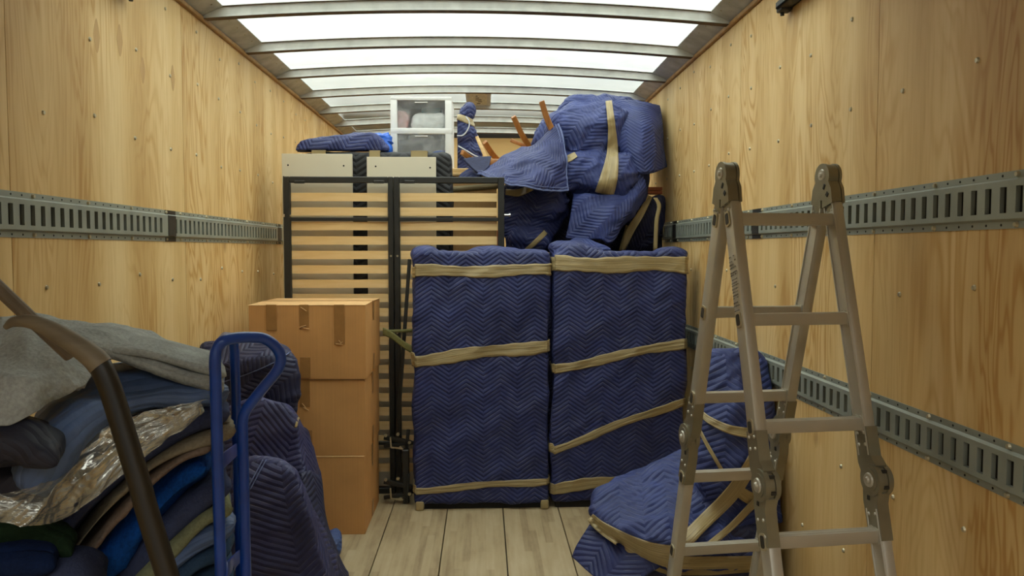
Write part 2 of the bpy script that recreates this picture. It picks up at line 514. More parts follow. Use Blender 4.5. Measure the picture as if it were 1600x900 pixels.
M = {}
M['ply'] = plywood('plywood')
M['floor'] = planks_mat()
M['plug'] = wood('plywood plug', S(176, 138, 82), S(196, 158, 100), 2, 40, 0.55)
M['dark_gap'] = plain('dark gap', S(40, 34, 28), 0.9)
M['roof'] = roof_mat()
M['bow'] = plain('galvanised roof bow', S(196, 197, 192), 0.5, 0.1, 0.15, 12)
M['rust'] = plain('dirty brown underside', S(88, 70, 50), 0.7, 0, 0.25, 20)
M['cant'] = plain('dirty galvanised angle', S(176, 178, 176), 0.5, 0.1, 0.2, 14)
M['strip'] = plain('brown edge strip', S(168, 132, 84), 0.6, 0, 0.2, 25)
M['rail'] = plain('grey painted steel', S(146, 151, 141), 0.42, 0.3, 0.10, 9)
M['rail_dark'] = plain('blackened steel', S(46, 44, 40), 0.5, 0.3, 0.3, 30)
M['hole'] = plain('dark hole', S(22, 20, 18), 0.8)
M['zinc'] = plain('zinc screw', S(186, 176, 148), 0.36, 0.6, 0.1, 40)
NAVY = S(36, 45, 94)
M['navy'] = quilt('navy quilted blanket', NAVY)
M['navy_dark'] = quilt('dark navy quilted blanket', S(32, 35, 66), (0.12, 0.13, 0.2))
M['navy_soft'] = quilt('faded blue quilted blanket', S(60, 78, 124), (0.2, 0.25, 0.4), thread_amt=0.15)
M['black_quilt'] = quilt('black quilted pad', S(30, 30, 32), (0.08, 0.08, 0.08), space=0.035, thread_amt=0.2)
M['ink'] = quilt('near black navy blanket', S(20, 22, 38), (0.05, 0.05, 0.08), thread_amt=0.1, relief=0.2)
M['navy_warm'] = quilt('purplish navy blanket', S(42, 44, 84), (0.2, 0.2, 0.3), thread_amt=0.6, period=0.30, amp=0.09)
M['ink2'] = felt('very dark blue cloth', S(16, 30, 62), 0.3)
M['underflap'] = plain('dark lining cloth', S(34, 38, 66), 0.9, 0, 0.2, 40)  # darker blue for the flap turned under
M['piping'] = plain('pale blue binding', S(100, 112, 156), 0.8, 0, 0.15, 60)
M['tape'] = tape_mat('tan packing tape', S(166, 148, 106))
M['card'] = cardboard('brown cardboard', S(202, 150, 93))
M['card2'] = cardboard('pale cardboard', S(190, 150, 98))
M['card_edge'] = cardboard('cardboard edge', S(206, 166, 116))
M['card_tape'] = plain('brown tape on card', S(160, 116, 66), 0.3, 0, 0.08, 30)
M['slat'] = wood('birch slat', S(216, 180, 120), S(232, 202, 150), 0, 30)
M['frame'] = plain('black powder coated steel', S(44, 44, 42), 0.4, 0.2, 0.1, 30)
M['white_board'] = plain('white laminate', S(216, 209, 188), 0.4, 0, 0.02, 4)
M['white_plastic'] = plain('white plastic', S(228, 228, 226), 0.4, 0, 0.02, 8)
M['drawer'] = film_mat('frosted drawer plastic', (0.96, 0.97, 0.97), 0.80, 0.3, (0.6, 0.6, 0.6))
M['oak'] = wood('oak leg', S(138, 84, 32), S(172, 114, 52), 2, 40)
M['red_wood'] = wood('red brown wood', S(128, 58, 28), S(158, 78, 40), 0, 40)
M['pine'] = wood('pale pine', S(196, 158, 100), S(214, 182, 128), 0, 30)
M['alu'] = plain('brushed aluminium', S(186, 181, 168), 0.40, 0.4, 0.06, 10)
M['hinge'] = plain('olive plated steel', S(138, 134, 116), 0.34, 0.5, 0.1, 20)
M['slot'] = plain('dark rung end', S(40, 36, 30), 0.7)
M['alu_print'] = plain('grey printed lettering', S(104, 98, 88), 0.6)
M['blue_paint'] = plain('blue gloss paint', S(20, 60, 142), 0.30, 0, 0.18, 16)
M['rubber'] = plain('black rubber', S(30, 30, 30), 0.8)
M['grey_felt'] = felt('grey felt', S(146, 149, 146), 0.3)
M['tan_felt'] = felt('tan grey felt', S(122, 112, 94), 0.3)
M['pink_felt'] = felt('pinkish grey felt', S(112, 96, 84), 0.3)
M['green_felt'] = felt('pale green grey felt', S(118, 120, 92), 0.25)
M['bright_felt'] = felt('bright blue felt', S(12, 58, 122), 0.45)
M['slate_felt'] = felt('slate blue cloth', S(54, 60, 86), 0.2)
M['denim'] = quilt('blue grey blanket', S(76, 95, 132), (0.2, 0.24, 0.3), period=0.4, space=0.05, thread_amt=0.15, relief=0.35)
M['teal_blue'] = felt('dusty blue cloth', S(48, 68, 92), 0.2)
M['green_cloth'] = felt('green cloth', S(24, 40, 24), 0.3)
M['film'] = film_mat('clear plastic film', (0.95, 0.95, 0.93), 0.62, 0.16, (0.80, 0.79, 0.72), True)
M['worn_wood'] = wood('worn wooden grip', S(90, 79, 63), S(118, 105, 84), 0, 30, 0.6)
M['dark_wood'] = wood('dark stained pole', S(15, 12, 8), S(34, 27, 18), 2, 30, 0.45)
M['pole'] = wood('grey brown pole', S(88, 77, 64), S(110, 96, 80), 2, 30, 0.6)
M['cord'] = plain('white cord', S(200, 204, 214), 0.7)
M['olive'] = plain('olive webbing', S(112, 110, 62), 0.7, 0, 0.15, 60, 0.3)
M['chrome'] = plain('bright bolt', S(210, 210, 210), 0.2, 1.0, 0.05, 30)
M['teal'] = plain('teal card', S(120, 164, 168), 0.6)
M['pinkbag'] = plain('pink wrapper', S(226, 170, 168), 0.4, 0, 0.2, 30)
M['whitebag'] = plain('white wrapper', S(232, 232, 232), 0.35, 0, 0.05, 30)
M['bluebag'] = plain('blue plastic bag', S(20, 92, 200), 0.35, 0, 0.15, 30)
M['placard'] = plain('grey placard', S(186, 190, 200), 0.6, 0, 0.15, 25)
M['placard_in'] = plain('placard print', S(200, 198, 190), 0.6, 0, 0.3, 60)
M['asphalt'] = plain('asphalt', S(88, 88, 86), 0.9, 0, 0.2, 8)
M['added_screen'] = plain('dark house wall', S(92, 84, 76), 0.9, 0, 0.15, 5)  # for the added wall that keeps light out of the open rear
M['door_white'] = plain('white roller door', S(200, 198, 190), 0.5, 0, 0.05, 6)
M['navy_lit'] = quilt('blue blanket in light', S(42, 54, 108), (0.2, 0.23, 0.38), thread_amt=0.6)  # lighter copy of the navy quilt, brightness of lit cloth put into the colour

# ---------------------------------------------------------------- cloth builders
def box_uv(me, rot=0.0):
    """metre-true uvs per face, projected along the main direction of the face"""
    nl = len(me.loops); nv = len(me.vertices)
    co = np.zeros(nv * 3); me.vertices.foreach_get('co', co); co = co.reshape(-1, 3)
    nr = np.zeros(len(me.polygons) * 3); me.polygons.foreach_get('normal', nr); nr = nr.reshape(-1, 3)
    lt = np.zeros(len(me.polygons), dtype=np.int64); me.polygons.foreach_get('loop_total', lt)
    vi = np.zeros(nl, dtype=np.int64); me.loops.foreach_get('vertex_index', vi)
    fn = np.repeat(nr, lt, axis=0)
    p = co[vi]
    ax = np.argmax(np.abs(fn) * np.array([1.0, 1.08, 1.0]), axis=1)
    u = np.where(ax == 0, p[:, 1], p[:, 0])
    v = np.where(ax == 2, p[:, 1], p[:, 2])
    c, s = math.cos(rot), math.sin(rot)
    uv = np.stack([u * c - v * s, u * s + v * c], 1)
    lay = me.uv_layers.new(name='UVMap') if not me.uv_layers else me.uv_layers[0]
    lay.data.foreach_set('uv', uv.ravel())

def soft_mesh(prims, voxel=0.014, smooth=8, waves=(), uv_rot=0.0, lift=None):
    """union of soft solids -> one continuous skin with folds.
    waves: (amplitude, frequency, direction, stretch, seed[, ridged])"""
    bm = bmesh.new()
    for p in prims:
        k = p[0]
        if k == 'box':
            _, c, size, rot, bev = p
            r = bmesh.ops.create_cube(bm, size=1.0)
            Mx = Matrix.Translation(Vector(c)) @ Euler([math.radians(a) for a in rot]).to_matrix().to_4x4() @ Matrix.Diagonal(Vector((*size, 1)))
            bmesh.ops.transform(bm, matrix=Mx, verts=r['verts'])
            if bev:
                es = list({e for v in r['verts'] for e in v.link_edges})
                bmesh.ops.bevel(bm, geom=es, offset=bev, segments=4, affect='EDGES', profile=0.5)
        elif k == 'ell':
            _, c, rad, rot = p
            r = bmesh.ops.create_uvsphere(bm, u_segments=24, v_segments=14, radius=1.0)
            Mx = Matrix.Translation(Vector(c)) @ Euler([math.radians(a) for a in rot]).to_matrix().to_4x4() @ Matrix.Diagonal(Vector((*rad, 1)))
            bmesh.ops.transform(bm, matrix=Mx, verts=r['verts'])
        elif k == 'hull':
            vs = [bm.verts.new(Vector(q)) for q in p[1]]
            r = bmesh.ops.convex_hull(bm, input=vs)
            junk = list({g for g in r['geom_interior'] + r['geom_unused'] if isinstance(g, bmesh.types.BMVert)})
            if junk: bmesh.ops.delete(bm, geom=junk, context='VERTS')
    bmesh.ops.recalc_face_normals(bm, faces=bm.faces)
    me = bpy.data.meshes.new('tmp'); bm.to_mesh(me); bm.free()
    o = bpy.data.objects.new('tmp', me); C.objects.link(o)
    md = o.modifiers.new('r', 'REMESH'); md.mode = 'VOXEL'; md.voxel_size = voxel
    if smooth:
        ms = o.modifiers.new('s', 'SMOOTH'); ms.factor = 0.5; ms.iterations = smooth
    dg = bpy.context.evaluated_depsgraph_get()
    out = bpy.data.meshes.new_from_object(o.evaluated_get(dg))
    bpy.data.objects.remove(o); bpy.data.meshes.remove(me)
    nv = len(out.vertices)
    box_uv(out, uv_rot)
    if waves or lift:
        co = np.zeros(nv * 3); out.vertices.foreach_get('co', co); co = co.reshape(-1, 3)
        nr = np.zeros(nv * 3); out.vertices.foreach_get('normal', nr); nr = nr.reshape(-1, 3)
        d = np.zeros(nv)
        for wv in waves:
            amp, fq, dv, st, sd = wv[:5]
            d += amp * wrinkle(co, fq, dv, st, sd, ridged=(wv[5] if len(wv) > 5 else True))
        co = co + nr * d[:, None]
        if lift: co = lift(co)
        out.vertices.foreach_set('co', co.ravel()); out.update()
    co = np.zeros(nv * 3); out.vertices.foreach_get('co', co); co = co.reshape(-1, 3)
    co[:, 0] = np.clip(co[:, 0], -1.272, 1.152); co[:, 2] = np.maximum(co[:, 2], 0.002)
    out.vertices.foreach_set('co', co.ravel()); out.update()
    out.polygons.foreach_set('use_smooth', [True] * len(out.polygons))
    return out

def cr(p0, p1, p2, p3, t):
    return 0.5 * ((2 * p1) + (-p0 + p2) * t + (2 * p0 - 5 * p1 + 4 * p2 - p3) * t * t + (-p0 + 3 * p1 - 3 * p2 + p3) * t ** 3)
def cr_line(pts, n):
    pts = np.asarray(pts, dtype=np.float64)
    m = len(pts)
    ext = np.concatenate([[2 * pts[0] - pts[1]], pts, [2 * pts[-1] - pts[-2]]])
    out = []
    for k in range(n):
        x = k / (n - 1) * (m - 1)
        i = min(int(x), m - 2); t = x - i
        out.append(cr(ext[i], ext[i + 1], ext[i + 2], ext[i + 3], t))
    return np.array(out)

def sheet_mesh(rows, nu=48, nv=40, waves=(), thick=0.012, uv_rot=0.0, edge=None):
    """rows of world points -> smooth quilted sheet with thickness; returns mesh and its border line"""
    R = [cr_line(r, nu) for r in rows]
    G = np.array([cr_line(np.array([R[j][i] for j in range(len(R))]), nv) for i in range(nu)])  # nu, nv, 3
    G = G.transpose(1, 0, 2)                                                                        # nv, nu, 3
    lu = np.concatenate([[0], np.cumsum(np.linalg.norm(np.diff(G, axis=1), axis=2).mean(0))])
    lv = np.concatenate([[0], np.cumsum(np.linalg.norm(np.diff(G, axis=0), axis=2).mean(1))])
    U, V = np.meshgrid(lu, -lv)
    du = np.gradient(G, axis=1); dv = np.gradient(G, axis=0)
    Nn = np.cross(dv, du); Nn /= (np.linalg.norm(Nn, axis=2, keepdims=True) + 1e-9)
    # face the camera
    if np.mean(np.sum(Nn * (np.array(CAM) - G), axis=2)) < 0: Nn = -Nn
    flat = G.reshape(-1, 3)
    d = np.zeros(len(flat))
    for wv in waves:
        amp, fq, dvv, st, sd = wv[:5]
        d += amp * wrinkle(flat, fq, dvv, st, sd, ridged=(wv[5] if len(wv) > 5 else True))
    A = flat + Nn.reshape(-1, 3) * d[:, None]
    B = A - Nn.reshape(-1, 3) * thick
    verts = np.concatenate([A, B])
    n1 = len(A)
    faces = []
    for j in range(nv - 1):
        for i in range(nu - 1):
            a = j * nu + i
            faces.append((a, a + 1, a + nu + 1, a + nu))
            faces.append((n1 + a, n1 + a + nu, n1 + a + nu + 1, n1 + a + 1))
    rim = [i for i in range(nu)] + [j * nu + nu - 1 for j in range(1, nv)] + [(nv - 1) * nu + i for i in range(nu - 2, -1, -1)] + [j * nu for j in range(nv - 2, 0, -1)]
    for k in range(len(rim)):
        a, b2 = rim[k], rim[(k + 1) % len(rim)]
        faces.append((b2, a, n1 + a, n1 + b2))
    c, s = math.cos(uv_rot), math.sin(uv_rot)
    uv = np.stack([U.ravel() * c - V.ravel() * s, U.ravel() * s + V.ravel() * c], 1)
    me = mesh_from(verts, faces, np.concatenate([uv, uv]))
    bm = bmesh.new(); bm.from_mesh(me); bmesh.ops.recalc_face_normals(bm, faces=bm.faces); bm.to_mesh(me); bm.free()
    mid = (A + B) / 2
    border = {'top': mid[:nu], 'bottom': mid[(nv - 1) * nu:], 'left': mid[[j * nu for j in range(nv)]], 'right': mid[[j * nu + nu - 1 for j in range(nv)]]}
    return me, border

def Prow(r):
    return [tuple(P(*q)) for q in r]

def swept_mesh(path, ht, depth, n=60, ring=28, waves=(), power=3.0, taper=(0.0, 0.0), grooves=0, shear=0.0):
    """a folded blanket: flat rounded section swept along a line that lies across the view; path of (x, y_front, z)"""
    pts = cr_line(path, n)
    hts = np.interp(np.linspace(0, 1, n), np.linspace(0, 1, len(ht)), ht) if hasattr(ht, '__len__') else np.full(n, ht)
    verts = []; uvs = []
    L = np.concatenate([[0], np.cumsum(np.linalg.norm(np.diff(pts, axis=0), axis=1))])
    for i in range(n):
        t = pts[min(i + 1, n - 1)] - pts[max(i - 1, 0)]
        t[1] = 0; t /= np.linalg.norm(t) + 1e-9
        nn = np.array([-t[2], 0, t[0]])
        # rounded ends
        e = min(L[i], L[-1] - L[i]); h = hts[i]
        s = math.sqrt(max(0.02, 1 - (1 - min(1, e / max(h, 1e-4))) ** 2))
        for k in range(ring):
            a = k / ring * 2 * math.pi
            ca, sa = math.cos(a), math.sin(a)
            x = math.copysign(abs(ca) ** (2 / power), ca); y = math.copysign(abs(sa) ** (2 / 2.2), sa)
            g = 1.0
            if grooves: g = 1.0 - 0.0
            off = nn * (y * h * s) + np.array([0, 1, 0]) * (x * depth / 2 * (0.94 + 0.06 * s))
            if grooves and ca < -0.2:
                off[1] += 0.010 * (math.cos(y * math.pi * grooves) < -0.35)
            q_ = pts[i] + np.array([0, depth / 2, 0]) + off
            q_[0] += shear * (q_[1] - pts[i][1])
            verts.append(q_); uvs.append((L[i], k / ring * 2 * (depth + h)))
    verts = np.array(verts)
    faces = []
    for i in range(n - 1):
        for k in range(ring):
            a = i * ring + k; b2 = i * ring + (k + 1) % ring
            faces.append((a, b2, b2 + ring, a + ring))
    faces.append(tuple(range(ring))[::-1]); faces.append(tuple((n - 1) * ring + k for k in range(ring)))
    me = mesh_from(verts, faces, uvs)
    bm = bmesh.new(); bm.from_mesh(me); bmesh.ops.recalc_face_normals(bm, faces=bm.faces); bm.to_mesh(me); bm.free(); me.update()
    if waves:
        nv = len(me.vertices)
        nr = np.zeros(nv * 3); me.vertices.foreach_get('normal', nr); nr = nr.reshape(-1, 3)
        d = np.zeros(nv)
        for wv in waves:
            amp, fq, dvv, st, sd = wv[:5]
            d += amp * wrinkle(verts, fq, dvv, st, sd, ridged=(wv[5] if len(wv) > 5 else True))
        me.vertices.foreach_set('co', (verts + nr * d[:, None]).ravel()); me.update()
    return me

def bvh_of(objs):
    vs = []; fs = []
    bpy.context.view_layer.update()
    for o in objs:
        k = len(vs)
        mw = o.matrix_world
        vs += [mw @ v.co for v in o.data.vertices]
        fs += [tuple(k + i for i in p.vertices) for p in o.data.polygons]
    return BVHTree.FromPolygons(vs, fs)

def strip_mesh(rows, closed=False, thick=0.0015, width=0.05):
    """rows: list over length of list across of (point, normal)"""
    m = len(rows[0]); n = len(rows)
    A = [p for r in rows for (p, q) in r]
    B = [p - q * thick * 2 for r in rows for (p, q) in r]
    verts = A + B; n1 = len(A); faces = []; uvs = []
    L = 0; prev = None
    for r in rows:
        c = r[m // 2][0]
        if prev is not None: L += (c - prev).length
        prev = c
        for k in range(m): uvs.append((L, k / (m - 1) * width))
    nn = n if closed else n - 1
    for i in range(nn):
        for k in range(m - 1):
            a = i * m + k; b2 = ((i + 1) % n) * m + k
            faces.append((a, a + 1, b2 + 1, b2)); faces.append((n1 + a, n1 + b2, n1 + b2 + 1, n1 + a + 1))
        for k in (0, m - 1):
            a = i * m + k; b2 = ((i + 1) % n) * m + k
            faces.append((a, b2, n1 + b2, n1 + a))
    if not closed:
        for i in (0, n - 1):
            for k in range(m - 1):
                a = i * m + k
                faces.append((a, a + 1, n1 + a + 1, n1 + a))
    me = mesh_from(verts, faces, uvs + uvs)
    bm = bmesh.new(); bm.from_mesh(me); bmesh.ops.recalc_face_normals(bm, faces=bm.faces); bm.to_mesh(me); bm.free()
    return me

def tape_over(tree, pts, widths, parent, n=48, m=7, lift=0.004, name='tape', mat=None, seed=0, crumple=0.002):
    """a strip of tape laid over the bodies in `tree` along a line of pixels of the photograph (widths in pixels)"""
    pts = np.array(pts, dtype=np.float64)
    line = cr_line(pts, n) if len(pts) > 2 else np.array([pts[0] + (pts[1] - pts[0]) * t for t in np.linspace(0, 1, n)])
    ws = np.interp(np.linspace(0, 1, n), np.linspace(0, 1, len(widths)), widths)
    rows = []; lastY = None
    for i in range(n):
        t = line[min(i + 1, n - 1)] - line[max(i - 1, 0)]; t /= np.linalg.norm(t)
        nn = np.array([-t[1], t[0]])
        row = []
        for k in range(m):
            q = line[i] + nn * (k / (m - 1) - 0.5) * ws[i]
            d = ray(q[0], q[1]).normalized()
            hit, nr, _, dist = tree.ray_cast(CAM, d)
            row.append([q, hit, nr])
        ok = [r[1].y for r in row if r[1] is not None]
        rows.append(row)
    # depth per row: smoothed so that the tape bridges the folds
    Y = np.array([[r[1].y if r[1] is not None else np.nan for r in row] for row in rows])
    med = np.nanmedian(Y)
    for i in range(n):
        for k in range(m):
            if np.isnan(Y[i, k]) or abs(Y[i, k] - med) > 1.2:
                c = Y[i][~np.isnan(Y[i])]
                Y[i, k] = np.median(c) if len(c) else np.nan
    col = np.nanmean(Y, axis=1)
    good = ~np.isnan(col)
    if good.sum() < 2: return None
    for i in range(n):
        for k in range(m):
            if np.isnan(Y[i, k]): Y[i, k] = np.interp(i, np.where(good)[0], col[good])
    Ym = np.minimum(Y, 0.5 * Y + 0.5 * np.array([np.mean(Y[max(0, i - 2):i + 3], axis=0) for i in range(n)]))
    out = []
    for i in range(n):
        r = []
        for k in range(m):
            q = rows[i][k][0]
            p = P(q[0], q[1], Ym[i, k])
            nr = rows[i][k][2] or (CAM - p).normalized()
            v = (CAM - p).normalized()
            p = p + v * (lift + crumple * (1 + math.sin(k * 2.1 + i * 0.35 + seed) + 0.6 * math.sin(i * 0.9 + k * 0.7)) * 0.5)
            r.append((p, v))
        out.append(r)
    w = float(np.mean(ws)) / F * float(np.nanmean(Y))
    return link(name, strip_mesh(out, width=w), mat or M['tape'], parent)

def band(tree, centre, nrm, widths, parent, n=96, m=7, R=3.0, lift=0.003, name='tape', seed=0, mat=None, crumple=0.002):
    """a closed loop of tape around a body, in the plane through centre"""
    c = Vector(centre); nrm = Vector(nrm).normalized()
    e1 = nrm.orthogonal().normalized(); e2 = nrm.cross(e1)
    rows = []
    for i in range(n):
        a = i / n * 2 * math.pi
        dv = e1 * math.cos(a) + e2 * math.sin(a)
        w = widths if not callable(widths) else widths(a)
        row = []
        for k in range(m):
            o = c + nrm * ((k / (m - 1) - 0.5) * w)
            hit, nr, _, dist = tree.ray_cast(o + dv * R, -dv)
            if hit is None: hit = o + dv * 0.05
            row.append(((hit - o).dot(dv), dv, o, nr or dv))
        rows.append(row)
    rad = np.array([[q[0] for q in r] for r in rows])
    sm = np.maximum(rad, (np.roll(rad, 1, 0) + np.roll(rad, -1, 0)) / 2)
    out = []
    for i in range(n):
        r = []
        for k in range(m):
            _, dv, o, nr = rows[i][k]
            r.append((o + dv * (sm[i, k] + lift + crumple * (0.5 + 0.5 * math.sin(k * 2.3 + i * 0.4 + seed))), nr))
        out.append(r)
    return link(name, strip_mesh(out, closed=True, width=float(widths) if not callable(widths) else 0.05), mat or M['tape'], parent)

# ================================================================ THE TRUCK BOX
XL, XR = -1.29, 1.17
YR, YF = -0.60, 7.40
ZT = 2.445                      # top of the plywood
def zroof(x):
    c = (XL + XR) / 2; h = (XR - XL) / 2
    return 2.505 + 0.05 * (1 - ((x - c) / h) ** 2)

# floor: sub-floor with laminated boards
mb = MB(); mb.b2((XL - 0.05, YR, -0.10), (XR + 0.05, YF + 0.05, -0.036))
floor = mb.build('floor', M['dark_gap']); tag(floor, kind='structure')
seams = [PF(x, 797).x for x in (612, 698, 785, 873)]
pitch = (seams[3] - seams[0]) / 3
xs = [seams[0] + pitch * k for k in range(-7, 10)]
xs = [XL] + [x for x in xs if XL + 0.05 < x < XR - 0.05] + [XR]
for a, b in zip(xs[:-1], xs[1:]):
    mb = MB(); mb.b2((a + 0.0025, YR, -0.035), (b - 0.0025, YF, 0.0), 0.0015, 1)
    mb.build('plank', M['floor'], floor)

# side walls: a skin with plywood sheets on it
def side_wall(name, X, sgn, seam0):
    mb = MB(); mb.b2((X + sgn * 0.012, YR, -0.05), (X + sgn * 0.05, YF + 0.05, ZT))
    wl = mb.build(name, M['dark_gap']); tag(wl, kind='structure')
    ys = [YR] + [seam0 + 1.219 * k for k in range(-4, 6) if YR + 0.1 < seam0 + 1.219 * k < YF - 0.1] + [YF]
    for a, b in zip(ys[:-1], ys[1:]):
        mb = MB(); mb.b2((X, a + 0.0012, 0.0), (X + sgn * 0.0115, b - 0.0012, ZT - 0.002))
        mb.build('plywood_panel', M['ply'], wl)
    mb = MB()
    rng = random.Random(3 if sgn < 0 else 5)
    for z in (0.42, 0.72, 1.28, 1.83, 2.12, 2.36):
        for k in range(24):
            y = seam0 - 3.5 + 0.3048 * k + rng.uniform(-.02, .02)
            if y < 0.6 or y > YF: continue
            zz = z + rng.uniform(-.03, .03)
            mb.cyl((X - sgn * 0.0045, y, zz), (X + sgn * 0.002, y, zz), 0.0055, 8, 0.0088)
    s = mb.build('screws', M['zinc'], wl, smooth=False); tag(s, kind='stuff')
    return wl
wall_l = side_wall('wall_left', XL, -1, 2.14)
for (px, py, h) in ((151, 56, 0.115), (187, 63, 0.115), (223, 110, 0.10), (270, 122, 0.11)):
    q = PX(px, py, XL); pts = []
    for t in np.linspace(0, 2 * math.pi, 20, endpoint=False):
        zz_ = h / 2 * math.cos(t); ww_ = 0.022 * math.sin(t) * (1 - 0.45 * abs(math.cos(t)))
        pts.append((0, q.y + ww_, q.z + zz_))
    mb = MB(); mb.prism(pts, (XL - 0.003, 0, 0), (0.0034, 0, 0)); mb.build('plug', M['plug'], wall_l, smooth=False)
wall_r = side_wall('wall_right', XR, 1, 3.46)
mb = MB(); mb.b2((XL - 0.05, YF, -0.05), (XR + 0.05, YF + 0.06, 2.62))
wall_f = mb.build('wall_front', M['dark_gap']); tag(wall_f, kind='structure')
for k in range(2):
    a = XL + (XR - XL) / 2 * k; b = a + (XR - XL) / 2
    mb = MB(); mb.b2((a + .0015, YF - 0.012, 0.0), (b - .0015, YF - 0.0005, 2.47)); mb.build('plywood_panel', M['ply'], wall_f)

# edge strips and sloping angles between wall and roof
for i, (X, sg) in enumerate(((XL, 1), (XR, -1))):
    mb = MB(); mb.b2((X - sg * 0.03, YR, ZT), (X + sg * 0.016, YF, ZT + 0.020), 0.003, 1)
    t = mb.build('trim_%d' % (i + 1), M['strip']); tag(t, kind='structure')
    mb = MB()
    x0, x1 = X - sg * 0.02, X + sg * 0.105
    mb.prism([(x0, 0, ZT + 0.018), (X, 0, ZT + 0.018), (x1, 0, zroof(x1) - 0.004), (x1, 0, zroof(x1)), (x0, 0, zroof(X) + 0.03)], (0, YR, 0), (0, YF - YR, 0))
    rng = random.Random(i)
    t = mb.build('trim_%d' % (i + 3), M['cant'], smooth=False); tag(t, kind='structure')
    mb = MB()
    y = 1.0
    nrm = Vector((sg * (zroof(x1) - ZT - 0.018), 0, -0.105)).normalized()
    while y < YF:
        for fr in (0.72,):
            p = Vector((X, y, ZT + 0.018)).lerp(Vector((x1, y, zroof(x1) - 0.004)), fr)
            mb.cyl(p - nrm * 0.001, p + nrm * 0.0025, 0.0035, 6)
        y += 0.12
    s = mb.build('rivets', M['zinc'], t, smooth=False); tag(s, kind='stuff')

# roof skin
nx = 24; vs = []; fs = []
for j in range(2):
    for i in range(nx + 1):
        x = XL - 0.03 + (XR - XL + 0.06) * i / nx
        vs.append((x, YR if j == 0 else YF + 0.05, zroof(x) + 0.002))
for i in range(nx): fs.append((i, i + 1, nx + 2 + i, nx + 1 + i))
ceil = link('ceiling', mesh_from(vs, fs), M['roof'], base=(0, 0, 2.5)); tag(ceil, kind='structure')
# roof bows: channel with a flange, each one a part of the ceiling
bow_y = [3.61 + 0.615 * k for k in range(-6, 7)]
vs = []; fs = []
prof = [(-0.034, -0.001), (-0.034, -0.004), (-0.022, -0.005), (-0.021, -0.040), (-0.024, -0.043), (-0.024, -0.050), (0.024, -0.050), (0.024, -0.043), (0.021, -0.040), (0.022, -0.005), (0.034, -0.004), (0.034, -0.001)]
nb = 24
for i in range(nb + 1):
    x = XL + 0.004 + (XR - XL - 0.008) * i / nb
    for (dy, dz) in prof: vs.append((x, dy, zroof(x) + dz))
np_ = len(prof)
for i in range(nb):
    for k in range(np_):
        a = i * np_ + k; b = i * np_ + (k + 1) % np_
        fs.append((a, b, b + np_, a + np_))
fs.append(tuple(range(np_))[::-1]); fs.append(tuple(nb * np_ + k for k in range(np_)))
bow_me = mesh_from(vs, fs, smooth=False)
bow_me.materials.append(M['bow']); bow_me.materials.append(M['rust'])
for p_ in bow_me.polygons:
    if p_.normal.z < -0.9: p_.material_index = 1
for y in bow_y:
    if y > YF - 0.05: continue
    o = bpy.data.objects.new('roof_bow', bow_me); C.objects.link(o); o.parent = ceil
    o.location = Vector((0, y, 0)) - Vector(ceil.location)

# rolled-up rear door hanging in its tracks under the roof, over the camera
mb = MB()
for k in range(6):
    y0 = YR + 0.1 + k * 0.48
    if y0 + 0.46 > 2.70: continue
    mb.b2((XL + 0.09, y0, 2.375), (XR - 0.09, y0 + 0.47, 2.395))
d = mb.build('door_1', M['door_white']); tag(d, kind='structure')
for X, sg, nm in ((XL, 1, 'left'), (XR, -1, 'right')):
    mb = MB()
    y1 = 2.84 if sg > 0 else 2.92
    mb.b2((X + sg * 0.004, YR + 0.05, 2.31), (X + sg * 0.06, y1 - 0.02, 2.318), 0.002, 1)
    mb.b2((X + sg * 0.004, YR + 0.05, 2.31), (X + sg * 0.012, y1 - 0.02, 2.36), 0.002, 1)
    mb.b2((X + sg * 0.052, YR + 0.05, 2.31), (X + sg * 0.06, y1 - 0.02, 2.335), 0.002, 1)
    t = mb.build('door_track', M['rail_dark'])
    tag(t, 'end of the dark door track at the top of the %s plywood wall' % nm, 'track')
    mb = MB(); mb.b2((X + sg * 0.003, y1 - 0.05, 2.30), (X + sg * 0.05, y1, 2.345), 0.006, 2); mb.cyl((X + sg * 0.03, y1 - .012, 2.302), (X + sg * 0.03, y1 - .012, 2.290), 0.008, 8)
    mb.build('end_bracket', M['rail_dark'], t)

# ground behind the open rear, well below the bed
mb = MB(); mb.b2((-12, -14, -1.05), (12, YR - 0.05, -1.0))
g = mb.build('ground', M['asphalt']); tag(g, kind='structure')
# unseen wall added behind the camera to hold back light from the rear
mb = MB(); mb.b2((-7, -4.3, -1.0), (7, -4.0, 3.6))
g = mb.build('wall_light_block', M['added_screen']); tag(g, kind='structure')

